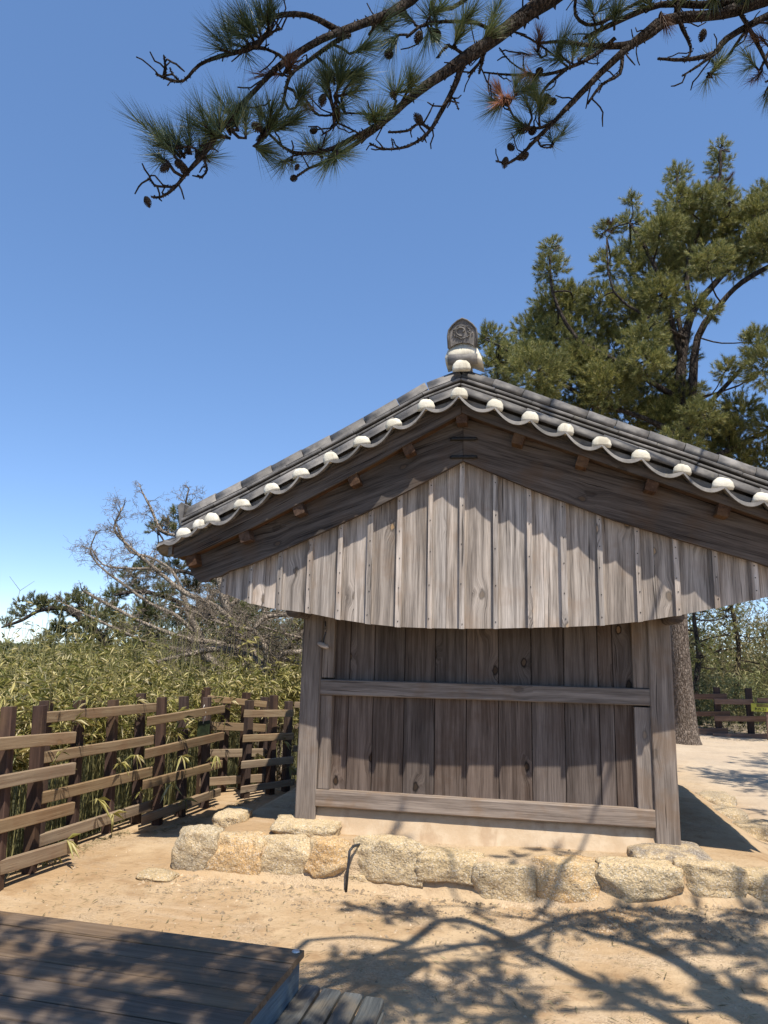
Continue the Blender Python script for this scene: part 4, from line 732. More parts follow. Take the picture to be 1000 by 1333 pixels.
# core under the layers
cm = MB(); vs = []
for x in xs:
    for y, dz in ((-.47, 0), (-.44, .085), (-.395, .2), (-.3, .2), (-.25, 0)): vs.append((x, y, slope(x)+dz-.02))
fs = [(i*5+k, (i+1)*5+k, (i+1)*5+k+1, i*5+k+1) for i in range(len(xs)-1) for k in range(4)]
o = rl('mortar_core', cm.add(vs, fs).mesh('mortar_core', MT))
# flared end tile at the left end of the top course
for x, sx in ((-.93, -1), (3.98, 1)):
    mb = MB().prism([(0, -.05), (.02, -.06), (.03, .11), (0, .13), (-.03, .1)], -.09, .09)
    o = rl('end_tile', mb.mesh('end_tile', MT)); o.location = (x+sx*.02, -.40, slope(x)+.19); o.scale = (-sx, 1, 1)
# field of tile rows on both slopes
fm = MB()
for y in np.arange(-.02, 3.2, .28):
    for side, xa, xb in ((-1, 1.32, -1.0), (1, 1.43, 4.05)):
        pts = [(wx(xa+(xb-xa)*k/12, y), float(y), roofz(xa+(xb-xa)*k/12)+.015, .06) for k in range(13)]; fm.tube(pts, 8)
o = rl('tile_rows', fm.mesh('tile_rows', MT)); o['kind'] = 'stuff'
# side eave drip tiles
for x, sx in ((-1.0, -1), (4.05, 1)):
    z = slope(x)
    xe = x
    for k in range(13):
        y = -.6+k*.28; n = 8; vs = []; x = wx(xe, y+.14)
        for i in range(n+1):
            t = i/n; dz = -.05*4*t*(1-t)
            vs += [(x+sx*-.12, y+.28*t, z+dz+.05), (x+sx*.06, y+.28*t, z+dz+.0), (x+sx*.085, y+.28*t, z+dz-.05), (x+sx*.05, y+.28*t, z+dz-.03), (x+sx*-.12, y+.28*t, z+dz+.03)]
        fs = [(i*5+q, (i+1)*5+q, (i+1)*5+(q+1) % 5, i*5+(q+1) % 5) for i in range(n) for q in range(5)]+[(4, 3, 2, 1, 0), tuple(n*5+q for q in range(5))]
        rl('drip_tile', MB().add(vs, fs, True).mesh('drip_tile', MT))
    for ya, yb in ((-.56, .2), (.2, .8), (.8, 1.4), (1.4, 3.1)): board('eave_board', Vector((wx(xe, ya)-sx*.06, ya, z-.06)), Vector((wx(xe, yb)-sx*.06, yb, z-.06)), .07, .05, W['eave'], roof)
# rafters seen under the left eave
for sx, xa, xb in ((-1, .0, -.93), (1, 2.95, 3.98)):
    for y in np.arange(-.1, 3.0, .42):
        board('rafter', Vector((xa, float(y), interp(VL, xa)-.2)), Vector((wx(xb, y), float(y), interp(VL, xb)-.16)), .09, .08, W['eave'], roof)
# main ridge
rg_ = MB()
zr = 3.66
for k, (w0, z0) in enumerate(((.17, .10), (.15, .155), (.16, .21), (.14, .265))):
    rg_.box(1.374-w0/2, 1.374+w0/2, -.36, 3.1, zr+z0, zr+z0+.045)
rg_.tube([(1.374, -.36, zr+.33, .075), (1.374, 3.1, zr+.33, .075)], 12)
rl('main_ridge', rg_.mesh('main_ridge', MT))
rl('main_ridge_core', MB().box(1.374-.06, 1.374+.06, -.34, 3.08, zr, zr+.32).mesh('main_ridge_core', MWH))
# white plaster hood under the ridge end tile
def lofty(name, secs, mat, cap=True):
    """secs: list of (y, [(x,z)...])"""
    vs = []; n = len(secs[0][1])
    for y, pr in secs:
        for x, z in pr: vs.append((x, y, z))
    fs = [(j*n+i, (j+1)*n+i, (j+1)*n+(i+1) % n, j*n+(i+1) % n) for j in range(len(secs)-1) for i in range(n)]
    fs += [tuple(range(n)), tuple(range((len(secs)-1)*n, len(secs)*n))[::-1]]
    return rl(name, MB().add(vs, fs, True).mesh(name, mat))
hood = [(-.135, 0), (-.142, .05), (-.12, .11), (-.08, .155), (0, .175), (.08, .155), (.12, .11), (.15, .04), (.165, -.02), (.08, .02), (-.05, .02)]
lofty('plaster_hood', [(y, [(1.385+x*s, 3.965+z*s) for x, z in hood]) for y, s in ((-.455, .9), (-.49, 1.0), (-.36, 1.0), (-.3, 1.0))][1:] , MWH)
mb = MB().tube([(1.385-.118, -.475, 4.0, .044), (1.385+.118, -.475, 3.995, .044)], 14); rl('roll_tile', mb.mesh('roll_tile', MT))
rl('plaster_cap', cap_me, Matrix.Translation((1.38, -.51, 3.90)) @ Matrix.Scale(.95, 4))
rl('cover_tile', cov_me, Matrix.Translation((1.38, -.50, 3.915)) @ Matrix.Scale(.9, 4))
# ridge end tile: arched plate with a raised rim and a coiled relief
arch = [(-.128, -.02), (-.134, .1), (-.125, .16), (-.09, .21), (-.045, .25), (0, .272), (.045, .25), (.09, .21), (.125, .16), (.134, .1), (.128, -.02), (.06, .02), (0, .032), (-.06, .02)]
pl_ = MB().prism([(x, z) for x, z in arch[::-1]], -.02, .02)
plate = rl('ridge_end_tile', pl_.mesh('ridge_end_tile', MT)); 
rim = [(x*.97, -.022, z*.985, .009) for x, z in arch[:11]]; mb = MB().tube(rim, 6)
mb.tube([(x*.84, -.021, z*.9+.012, .003) for x, z in arch[:11]], 5)
sp = []
for i in range(26):
    t = i/25; a = -.8+t*5.6; r = .018+.042*t; sp.append((r*math.cos(a)-.008, -.024, .145+r*math.sin(a)*.85, .010-.004*t))
mb.tube(sp, 6)
for k in range(26):
    a = rnd.uniform(0, 6.28); r = rnd.uniform(.05, .085); x = r*math.cos(a)*1.05; z = .135+r*math.sin(a)*.8
    q = a+rnd.uniform(.5, 1.6); mb.tube([(x, -.021, z, .002), (x+.014*math.cos(q), -.026, z+.012*math.sin(q), .006), (x+.026*math.cos(q+.7), -.021, z+.022*math.sin(q+.7), .002)], 5)
rel = mb.mesh('relief', MT)
pm = Matrix.Translation((1.385, -.485, 4.105)) @ Matrix.Rotation(math.radians(8), 4, 'X') @ Matrix.Diagonal((.9, 1, .83, 1)); plate.matrix_local = pm
rel_v = [pm @ v.co for v in rel.vertices]
for v, c_ in zip(rel.vertices, rel_v): v.co = c_
rl('ridge_relief', rel)
# children of bld were placed in world numbers: shift the second level
# ------------------------------------------------------------------ small toggle by the left post
tg = empty('hanging_toggle', (.2, -.03, 1.72)); tag(tg, 'small rough wooden toggle hanging on a strap beside the top of the left corner post', 'toggle')
mb = MB().tube([(-.002, .02, .2, .006), (.012, .01, .12, .006), (.0, .0, .06, .006), (-.01, 0, .0, .005)], 6)
link('strap', mb.mesh('strap', MRUB), tg)
mb = MB().tube([(.005, .012, .155, .011), (.006, .01, .11, .011)], 6); link('sleeve', mb.mesh('sleeve', W['frame']), tg)
mb = MB().tube([(-.055, 0, .014, .010), (-.03, 0, .008, .022), (.0, 0, -.004, .024), (.03, 0, -.014, .021), (.045, 0, -.02, .009)], 9, wob=.12, rg=rnd)
link('toggle', mb.mesh('toggle', W['clad']), tg)
# ------------------------------------------------------------------ left fence
def fence_label(o, l): tag(o, l, 'fence')
fl = empty('slat_fence', (-1.75, 1.0, 0)); fence_label(fl, 'brown timber fence of staggered slanting boards in front of the bamboo on the left')
FO = Vector(fl.location)
for si, sec in enumerate(FENCE):
    for bi, (lt, lb, rt, rb) in enumerate(sec):
        lt, lb, rt, rb = map(Vector, (lt, lb, rt, rb))
        a = (lt+lb)/2; b = (rt+rb)/2; d = (b-a).normalized()
        if si == 0: a = a-d*1.0
        wd = ((lt-lb).length+(rt-rb).length)/2*.94; n = Vector((0, 0, 1)).cross(d); th = .038
        board('fence_board', a, b, max(.07, min(.098, wd*1.17)), th, W['fence'], fl, base=FO, bev=.004, warp=rnd.uniform(-.006, .006), seg=4, ends=(-.05 if si else 0, 0))
# last sections disappear behind the corner post
for z in (.14, .42, .70, .96):
    board('fence_board', (-1.05, 3.25, z+.02), (-.2, 4.0, z-.02), .075, .038, W['fence'], fl, base=FO, ends=(-.05, 0))
    board('fence_board', (-.45, 3.55, z-.03), (.9, 4.6, z+.01), .075, .038, W['fence'], fl, base=FO)
for x, y, z in [(-1.8, -1.17, 1.22), (-1.83, -.78, 1.2), (-2.03, -.43, 1.21), (-1.99, -.02, 1.19), (-1.94, .43, 1.17), (-1.89, .85, 1.21), (-1.67, .87, 1.18), (-1.62, 1.24, 1.17), (-1.56, 1.68, 1.14), (-1.92, 2.42, 1.2), (-1.72, 2.58, 1.08), (-1.53, 2.75, 1.14), (-1.36, 2.93, 1.08), (-1.3, 2.28, 1.08), (-1.12, 2.6, 1.13), (-1.0, 2.82, 1.05), (-.82, 3.5, 1.12), (-.5, 3.8, 1.1), (-.15, 4.1, 1.1), (.3, 4.3, 1.1), (-1.86, -1.6, 1.2), (-1.9, -2.0, 1.2)]:
    off = -.02
    mbp = None
    ang = math.atan2(1, .12)
    dx = rnd.uniform(-.012, .012)
    board('fence_post', (x+off+dx+(.075 if y < 2 else .02), y, -.3), (x+off, y+dx, z), .082, .08, W['post'], fl, base=FO, up=(1, rnd.uniform(-.1, .1)+(-.5 if y > 2 else .12), 0), bev=.005)
# tag panel and string
sgn = empty('small_sign', (-1.50, 1.45, .84)); tag(sgn, 'small dark green panel tied under the top fence board with white string', 'sign')
m = frame((0, 0, 0), (.11, 1, 0), (0, 0, 1))
link('panel', MB().cbox(-.1, .12, -.008, .008, -.09, .07, .002).mesh('panel', mat_simple('dark_green_board', (.035, .05, .022), .6, 20, .4)), sgn, mw=m)
mbs = MB().tube([(-.03, -.012, .05, .003), (-.03, -.03, .11, .004), (-.032, -.035, .17, .004), (-.03, -.0, .2, .003), (-.05, -.02, .195, .003), (-.09, -.03, .18, .003)], 5)
mbs.tube([(-.03, -.0, .2, .003), (-.02, -.01, .24, .003)], 5)
link('string', mbs.mesh('string', mat_simple('white_string', (.7, .68, .62), .9)), sgn, mw=m)
# ------------------------------------------------------------------ right fence
fr = empty('slat_fence', (6.3, 11, 0)); fence_label(fr, 'dark brown board fence crossing behind the pine trunk, at the far right of the yard')
FO2 = Vector(fr.location)
for xa, xb, y, za, zb, wd in RFB:
    board('fence_board', (xa, y, za), (xb, y, zb), max(.1, wd), .045, W['rfence'], fr, base=FO2, warp=.008, seg=3)
for x0 in np.arange(-1.5, 4.6, 2.1):
    for z in (.2, .5, .8): board('fence_board', (x0, 11.0, z), (x0+2.3, 11.15, z+.03), .12, .045, W['rfence'], fr, base=FO2)
for x in (4.5, 5.1, 5.86, 6.5, 7.1, 7.9, 8.6, 3.4, 2.2):
    board('fence_post', (x, 11.22, -.2), (x, 11.22, 1.1), .12, .11, W['post'], fr, base=FO2, up=(1, 0, 0))
sg = empty('yellow_sign', (6.75, 10.62, .74)); tag(sg, 'small yellow green warning sign with dark lettering on the far fence at the right edge', 'sign')
link('panel', MB().cbox(-.38, .45, -.01, .01, -.08, .08, .003).mesh('panel', mat_simple('yellow_sign_paint', (.36, .37, .05), .5, 12, .15)), sg)
tx = MB(); x = -.31
band = MB().box(-.28, .43, -.013, -.0105, .01, .07); link('band', band.mesh('band', mat_simple('olive_band', (.14, .12, .03), .6)), sg)
for k, ch in enumerate('hmoid loid'):
    if ch in 'hld': tx.box(x, x+.012, -.014, -.0105, -.055, .0)
    if ch in 'hmo': tx.box(x+.014, x+.03, -.014, -.0105, -.022, -.012); tx.box(x+.03, x+.04, -.014, -.0105, -.055, -.014)
    if ch in 'od': tx.box(x, x+.03, -.014, -.0105, -.062, -.052)
    if ch in 'im': tx.box(x, x+.011, -.014, -.0105, -.055, -.014)
    x += .066
link('lettering', tx.mesh('lettering', MIRON), sg)
link('post', MB().box(-.1, -.04, .012, .06, -.9, .06).mesh('post', W['rfence']), sg)
# ------------------------------------------------------------------ deck
dk = empty('wooden_deck', (-.3, -3.3, 0)); tag(dk, 'low dark plank deck in tree shade at the bottom left corner', 'deck')
DO = Vector(dk.location); sl_d = -.045
for i in range(14):
    y = -2.575-.149*i; xr = .862-.004*i
    jit = rnd.uniform(-.002, .002)
    board('plank', (-2.6, y+.155+rnd.uniform(-.002,.002), .335+jit), (xr, y, .335+jit), .1405, .03, W['deck'], dk, base=DO, up=(0, 1, 0), bev=.004)
board('edge_beam', (.838, -2.53, .245), (.79, -4.6, .245), .14, .03, W['blue'], dk, base=DO, bev=.003)
board('edge_beam', (-2.6, -2.36, .245), (.82, -2.525, .245), .14, .03, W['blue'], dk, base=DO, bev=.003)
for x in (.76, -.4, -1.5):
    for y in (-2.62-(.0), -4.2): board('leg', (x, y+(.05 if x < 0 else 0), -.02), (x, y, .17), .09, .09, W['blue'], dk, base=DO, up=(1, 0, 0))
for y in (-2.9, -3.5, -4.1): board('joist', (-2.5, y, .26), (.8, y, .26), .1, .05, W['deck'], dk, base=DO)
link('bolt', MB().tube([(.835, -2.535, .35, .02), (.835, -2.535, .358, .016)], 10).mesh('bolt', mat_simple('pale_metal', (.6, .6, .58), .4, metal=.6)), dk, loc=-DO)
stp = empty('wooden_step', (1.05, -3.3, 0)); tag(stp, 'lower step of four rounded blue grey planks against the side of the deck', 'step')
SO = Vector(stp.location)
for i in range(4):
    x = .893+i*.1
    board('plank', (x, -2.475-.014*i, .18), (x-.02, -4.6, .18), .088, .04, W['step'], stp, base=SO, up=(1, 0, 0), bev=.01)
board('edge_beam', (1.222, -2.54, .08), (1.20, -4.6, .08), .15, .04, W['step'], stp, base=SO)
for x in (.9, 1.17): board('leg', (x, -2.6, -.02), (x, -2.6, .155), .06, .06, W['step'], stp, base=SO, up=(1, 0, 0))
for y in (-2.62, -3.4, -4.2): board('joist', (.87, y, .13), (1.2, y, .13), .05, .05, W['step'], stp, base=SO)

# ------------------------------------------------------------------ trees
nprng = np.random.default_rng(21)
def smooth_line(pts, k=3):
    """Catmull-Rom through (x,y,z,r)"""
    P = [Vector(p) for p in pts]; out = []
    for i in range(len(P)-1):
        a = P[max(i-1, 0)]; b = P[i]; c = P[i+1]; d = P[min(i+2, len(P)-1)]
        for j in range(k):
            t = j/k; out.append(.5*((2*b)+(c-a)*t+(2*a-5*b+4*c-d)*t*t+(3*b-a-3*c+d)*t*t*t))
    out.append(P[-1]); return [tuple(v) for v in out]
def gnarl(pts, amp, rg):
    r = []
    for i, p in enumerate(pts):
        a = amp*p[3]*(1 if 0 < i < len(pts)-1 else 0)
        r.append((p[0]+rg.uniform(-a, a), p[1]+rg.uniform(-a, a), p[2]+rg.uniform(-a, a), p[3]*rg.uniform(.88, 1.15)))
    return r
def crown(name, blobs, mat, parent, per, nn, nlen, slen, wid, up=.8, limbs=None, twigmat=None, seed=1, off=None):
    rng = np.random.default_rng(seed); O = []; D = []
    lp = np.array([p[:3] for l in (limbs or []) for p in l]) if limbs else None
    tw = MB(); rg = random.Random(seed)
    for b in blobs:
        c = np.array(b[:3]); r = b[3]; n = max(6, int(per*r*r))
        d = rng.normal(size=(n, 3)); d /= np.linalg.norm(d, axis=1)[:, None]
        q = c+d*r*(rng.uniform(.35, 1.0, (n, 1)))*np.array([1, 1, .85]); O.append(q)
        dd = d*.75+np.array([0, 0, up])+rng.normal(size=(n, 3))*.25; D.append(dd)
        if lp is not None:
            j = np.argmin(((lp-c)**2).sum(1)); a = lp[j]
            dist = np.linalg.norm(a-c)
            m_ = (a+c)/2+rng.normal(size=3)*.08*dist-np.array([0, 0, .08*dist])
            tw.tube(smooth_line([(*a, .012+.02*r), (*m_, .01+.015*r), (*c, .008+.008*r)], 3), 5)
            for k in range(min(n, 7)):
                e = q[k]; mm = (c+e)/2+rng.normal(size=3)*.05
                tw.tube([(*c, .012), (*mm, .009), (*e, .005)], 4, cap=False)
    O = np.concatenate(O); D = np.concatenate(D)
    V = needles(O, D, slen*rng.uniform(.6, 1.3, len(O)), nlen, nn, wid, (.55, 1.45), rng)
    o = tri_object(name, V, mat, parent); o['kind'] = 'stuff'
    if parent: o.location = -Vector(parent.location)
    if tw.v and twigmat:
        o2 = tw.build('twig', twigmat, parent, loc=-Vector(parent.location)); o2['kind'] = 'stuff'
    return o
# big pine behind the building
bp = empty('pine_tree', (4.83, 9.3, 0)); tag(bp, 'tall dense pine rising behind the right half of the tiled roof', 'pine tree')
PO = Vector(bp.location); tr = random.Random(3)
mb = MB()
flare = [(RLIMBS[0][0][0], RLIMBS[0][0][1], -.25, .36), (RLIMBS[0][0][0], RLIMBS[0][0][1], .05, .29)]
mb.tube(smooth_line(flare+[p for p in RLIMBS[0][1:6]], 3), 14, wob=.05, rg=tr); mb.build('trunk', MBARK, bp, loc=-PO)
MB().tube(smooth_line(RLIMBS[0][5:], 3), 12, wob=.05, rg=tr).build('upper_trunk', MBARK3, bp, loc=-PO)  # upper trunk's shade under the crown is put into this darker bark colour
for l in RLIMBS[1:]: MB().tube(smooth_line(gnarl(l, .7, tr), 3), 8, wob=.08, rg=tr).build('limb', MBARK3, bp, loc=-PO)
crown('crown', [(*b[:3], b[3]*1.13) for b in RBLOBS], MPINE, bp, 950, 62, .1, .13, .0073, .45, RLIMBS[0][8:]and[RLIMBS[0][6:]]+RLIMBS[1:], MBARK3, 5)
for q in (RBLOBS[14], RBLOBS[40], RBLOBS[24]):
    rg9 = np.random.default_rng(int(q[0]*100)); O9 = np.array([q[0], q[1]-q[3]*.9, q[2]])+rg9.normal(size=(9, 3))*.09
    o = tri_object('dead_needles', needles(O9, rg9.normal(size=(9, 3))+[0, -1, .3], .12, .1, 50, .008, (.5, 1.3), rg9), MN[2], bp); o.location = -PO; o['kind'] = 'stuff'
# pines on the left
lp_ = empty('pine_tree', LLIMBS[0][0][:3]); tag(lp_, 'pine reaching one long low bough to the left edge of the photo against the sky', 'pine tree')
for i, l in enumerate(LLIMBS): MB().tube(smooth_line(gnarl(l, .5, tr), 3), 8).build('trunk' if i == 0 else 'limb', MBARK3, lp_, loc=-Vector(lp_.location))
crown('crown', LBLOBS, MPINE2, lp_, 800, 50, .09, .12, .010, .7, LLIMBS, MBARK3, 6)
mp = empty('pine_tree', MLIMBS[0][0][:3]); tag(mp, 'layered pine standing behind the bare tree, just left of the roof corner', 'pine tree')
for i, l in enumerate(MLIMBS): MB().tube(smooth_line(gnarl(l, .5, tr), 3), 8).build('trunk' if i == 0 else 'limb', MBARK3, mp, loc=-Vector(mp.location))
crown('crown', MBLOBS, MPINE2, mp, 900, 50, .1, .13, .010, .6, MLIMBS, MBARK3, 7)
def simple_pine(x, y, h, w, label, seed, nb=16, lean=0, mat=MPINE2, low=.3, per=90, trunk_r=.12, nn=34, wid=.012, grp=None):
    rg = random.Random(seed); t = empty('pine_tree', (x, y, 0)); tag(t, label, 'pine tree', grp)
    tp = [(x+lean*k*h/5+rg.uniform(-.1, .1), y+rg.uniform(-.1, .1), h*.97*k/5-(.3 if k == 0 else 0), trunk_r*(1.05-k/5.5)) for k in range(6)]
    sm = smooth_line(tp, 3); MB().tube(sm, 8).build('trunk', MBARK3, t, loc=-Vector(t.location))
    bl = []
    for k in range(nb):
        f = low+(1-low)*(k+rg.random())/nb; c = sm[min(len(sm)-1, int(f*(len(sm)-1)))]
        a = rg.uniform(0, 6.28); rr = w*(1.05-f*.75)*rg.uniform(.3, 1)
        bl.append((c[0]+math.cos(a)*rr, c[1]+math.sin(a)*rr, h*f+rg.uniform(-.1, .2), w*rg.uniform(.22, .38)))
    crown('crown', bl, mat, t, per, nn, .11, .2, wid, .7, [sm], MBARK3, seed); return t
far = [(-9.5, 14, 2.6, 1.6, 'low dark pine in the far left corner below the long bough'), (-8.2, 17, 3.3, 1.7, 'bushy dark pine far left, behind the first low one'), (-12.5, 20, 3.2, 2.4, 'wide dark pine at the left edge under the pale sky'),
       (-5.6, 13, 2.8, 1.6, 'dark pine seen through the bare tree, left of its trunks'), (-3.0, 12.5, 3.0, 1.8, 'dark pine seen through the bare tree, between its trunks'), (-.9, 12, 3.2, 1.7, 'dark pine seen between the bare tree and the left corner post'),
       (-14.5, 30, 3.4, 3.2, 'distant low pine on the skyline at the left edge'), (-11, 30, 4.2, 3.0, 'distant rounded pine on the skyline under the long bough')]
for i, (x, y, h, w_, l) in enumerate(far): simple_pine(x, y, h, w_, l, 40+i, 15, 0, MPINE2, .1, 110, .1, 36, .014)
rt = [(5.9, 13.6, 4.6, 1.3, 'young pine behind the far fence, just right of the big trunk', .02), (7.3, 14.6, 5.2, 1.6, 'young pine behind the far fence above the yellow sign', -.04), (8.6, 13.4, 4.2, 1.5, 'young pine behind the far fence at the right edge', 0), (4.3, 15.5, 5.5, 1.8, 'pine behind the far fence, mostly hidden by the big trunk', 0), (6.6, 18.5, 4.4, 2.2, 'pine in the second row behind the yellow sign', 0), (9.4, 19, 5.0, 2.6, 'pine in the second row at the right edge', 0)]
for i, (x, y, h, w_, l, ln) in enumerate(rt): simple_pine(x, y, h, w_, l, 70+i, 15, ln, MPINE, .22, 70, .09, 36, .012)
# trees beyond the right edge whose shade lies on the yard
simple_pine(7.1, .2, 7.4, 2.3, 'pine beyond the right edge shading the yard', 91, 24, 0, MPINE, .5, 60, .16, 36, .014)
simple_pine(8.0, 4.0, 7.6, 2.4, 'second pine beyond the right edge shading the far ground', 92, 24, 0, MPINE, .5, 60, .16, 36, .014)

simple_pine(6.5, 2.6, 7.2, 1.9, 'third pine beyond the right edge shading the middle of the yard', 93, 20, 0, MPINE, .5, 60, .15, 36, .014)
simple_pine(6.1, -.9, 5.8, 1.3, 'smaller pine beyond the right edge nearest the low stone wall', 94, 14, 0, MPINE, .5, 60, .12, 36, .014)

# bare deciduous trees
def grow(mb, p, d, L, r, dep, rg, stats):
    n = rg.randint(3, 5); pts = [(*p, r)]; q = Vector(p); dd = Vector(d)
    for i in range(n):
        dd = (dd+Vector((rg.gauss(0, .36), rg.gauss(0, .36), rg.gauss(-.02, .30)))).normalized(); q = q+dd*L/n
        rr = r*(1-.65*(i+1)/n); pts.append((*q, max(rr, .0022)))
        if dep > 0 and rg.random() < .85:
            s = Vector((rg.gauss(0, 1), rg.gauss(0, 1), rg.gauss(.2, .8))).normalized(); nd = (dd*.7+s*.8).normalized()
            grow(mb, q, nd, L*rg.uniform(.5, .75), max(rr*.75, .0022), dep-1, rg, stats)
    mb.tube(pts, 3, cap=False); stats[0] += 1
def bare_tree(limbs, label, seed, dens=1.0, L=.55, dep=2):
    t = empty('bare_tree', limbs[0][0][:3]); tag(t, label, 'bare tree'); rg = random.Random(seed); st = [0]
    off = -Vector(t.location)
    tw = MB()
    for i, l in enumerate(limbs):
        if i == 0: l = [(l[0][0]+.05, l[0][1], -.3, l[0][3]*1.15)]+list(l)
        s = smooth_line(gnarl(l, .9, rg), 3); MB().tube(s, 7, wob=.06, rg=rg).build('trunk' if i == 0 else 'limb', MGREY, t, loc=off)
        for k in range(3 if i == 0 else 1, len(s)-1):
            for _ in range(int(dens+rg.random())):
                a = Vector(s[k][:3]); d = (Vector(s[k+1][:3])-a).normalized(); sd = Vector((rg.gauss(0, 1), rg.gauss(0, .8), rg.gauss(.15, .7))).normalized()
                grow(tw, a, (d*.5+sd).normalized(), L*rg.uniform(.4, 1.1), min(.012, s[k][3]*.5), dep, rg, st)
        grow(tw, Vector(s[-1][:3]), (Vector(s[-1][:3])-Vector(s[-2][:3])).normalized(), L*.5, s[-1][3], dep, rg, st)
    o = tw.build('twigs', MGREY, t, loc=off); o['kind'] = 'stuff'
bare_tree(BARE1, 'large bare grey tree spreading tangled twigs against the sky left of the roof corner', 8, 1.35, .36, 3)
bare_tree(BARE2, 'smaller bare grey tree with crooked boughs right beside the left corner post', 9, 1.3, .42, 3)
B3 = [[(x-1.5, y+1.6, z*.96, r*.8) for x, y, z, r in l] for l in BARE1[:4]]
bare_tree(B3, 'bare grey tree standing behind the large bare one', 10, 1.1, .42, 3)
B4 = [[(x+.75, y+.9, z*.93, r*.8) for x, y, z, r in l] for l in BARE2]
bare_tree(B4, 'thin bare tree between the bamboo and the back of the building', 12, .9, .55, 3)

# bamboo thicket behind the left fence
def leaf_object(name, P, Dv, L, Wd, mat, droop=.25, parent=None):
    n = len(P); Dv = Dv/np.linalg.norm(Dv, axis=1)[:, None]
    up = np.array([0, 0, 1.])+nprng.normal(size=(n, 3))*.35
    side = np.cross(Dv, up); side /= np.linalg.norm(side, axis=1)[:, None]
    nrm = np.cross(side, Dv)
    m1 = P+Dv*(L*.42)[:, None]+nrm*(L*.03)[:, None]
    tip = P+Dv*L[:, None]; tip[:, 2] -= droop*L
    V = np.stack([P, m1-side*(Wd/2)[:, None], tip, m1+side*(Wd/2)[:, None]], 1).reshape(-1, 3)
    me = bpy.data.meshes.new(name); me.vertices.add(4*n); me.vertices.foreach_set('co', V.astype(np.float32).ravel())
    f = (np.arange(n)*4)[:, None]; idx = np.concatenate([f, f+1, f+2, f, f+2, f+3], 1).astype(np.int32).ravel()
    me.loops.add(6*n); me.loops.foreach_set('vertex_index', idx)
    me.polygons.add(2*n); me.polygons.foreach_set('loop_start', np.arange(0, 6*n, 3, dtype=np.int32)); me.polygons.foreach_set('loop_total', np.full(2*n, 3, dtype=np.int32))
    me.materials.append(mat); me.update(calc_edges=True); me.validate(); return link(name, me, parent)
def thicket(bases, hts, lpc, lo=.35, Lr=(.11, .2), seed=4):
    rng = np.random.default_rng(seed); P = []; D = []; cn = MB()
    for (x, y), h in zip(bases, hts):
        lx, ly = rng.normal(0, .1, 2)*h; z0 = gz(x, y)-.05
        nd = max(3, int(lpc*h/6)); 
        if rng.random() < .55: cn.tube([(x, y, z0, .005), (x+lx*.5, y+ly*.5, z0+h*.55, .004), (x+lx, y+ly, z0+h, .002)], 3, cap=False)
        for k in range(nd):
            tl = min(.85, max(lo, (.78+rng.normal(0, .08)-z0)/h)); t = tl+(1-tl)*(k+rng.random())/nd; a = rng.uniform(0, 2*np.pi); rr = rng.uniform(.03, .16)
            px, py, pz = x+lx*t+np.cos(a)*rr, y+ly*t+np.sin(a)*rr, z0+h*t+rr*.4
            for j in range(6):
                b = a+rng.normal(0, .9); el_ = rng.normal(.25, .55)
                P.append((px, py, pz)); D.append((np.cos(b)*np.cos(el_), np.sin(b)*np.cos(el_), np.sin(el_)))
    return np.array(P), np.array(D), cn
bs = []; hs = []; rb2 = random.Random(9)
def inthick(x, y):
    if y < .9: return x < -2.12
    if x < -2.05: return True
    if y < 1.75: return x < -1.8
    if x < -1.2: return y > 2.5+(x+1.85)*.98
    if y < 4.4: return y > 3.2+(x+1.2)*.95
    return x < 2.2
while len(bs) < 3500:
    y = rb2.uniform(-2.2, 8.5); x = rb2.uniform(-7.5, 1.5)
    if not inthick(x, y): continue
    if noise.noise((x*1.6, y*1.6, 4.2)) < -.22 and rb2.random() < .85: continue
    if rb2.random() > math.exp(-.14*max(0, math.hypot(x-1.9, y+5.9)-5)): continue
    bs.append((x, y)); f = noise.noise((x*.8, y*.8, 0))
    hs.append((1.14+.62*f+rb2.uniform(-.28, .2)+(.1 if y > 4 else 0))*(1.0 if rb2.random() > .08 else rb2.uniform(1.15, 1.45))+max(0, -gz(x, y)))
P_, D_, cn = thicket(bs, hs, 34, lo=.45)
L_ = nprng.uniform(.05, .165, len(P_)); 
bam = leaf_object('bamboo_leaves', P_, D_, L_, L_*nprng.uniform(.08, .14, len(P_)), MBAM)
for i in range(420):
    y = rb2.uniform(-1.6, 7.5); x = rb2.uniform(-6.5, .2)
    if not inthick(x, y): continue
    z0 = gz(x, y); h = rb2.uniform(1.5, 2.15)-z0*1.0; a, b = rb2.gauss(0, .12), rb2.gauss(0, .12)
    cn.tube([(x, y, z0, .005), (x+a*.6, y+b*.6, z0+h*.6, .0045), (x+a*1.6, y+b*1.6, z0+h, .0025)], 3, cap=False)
    q = (x+a*1.6, y+b*1.6, z0+h)
    for j in range(rb2.randint(0, 2)): cn.tube([(*q, .0025), (q[0]+rb2.gauss(0, .08), q[1]+rb2.gauss(0, .08), q[2]+rb2.uniform(-.02, .12), .0015)], 3, cap=False)
tag(bam, 'dense yellow green dwarf bamboo thicket behind the left fence', 'bamboo', kind='stuff')
o = cn.build('bamboo_stems', MCANE); tag(o, 'thin stems of the dwarf bamboo thicket behind the left fence', 'bamboo', kind='stuff')
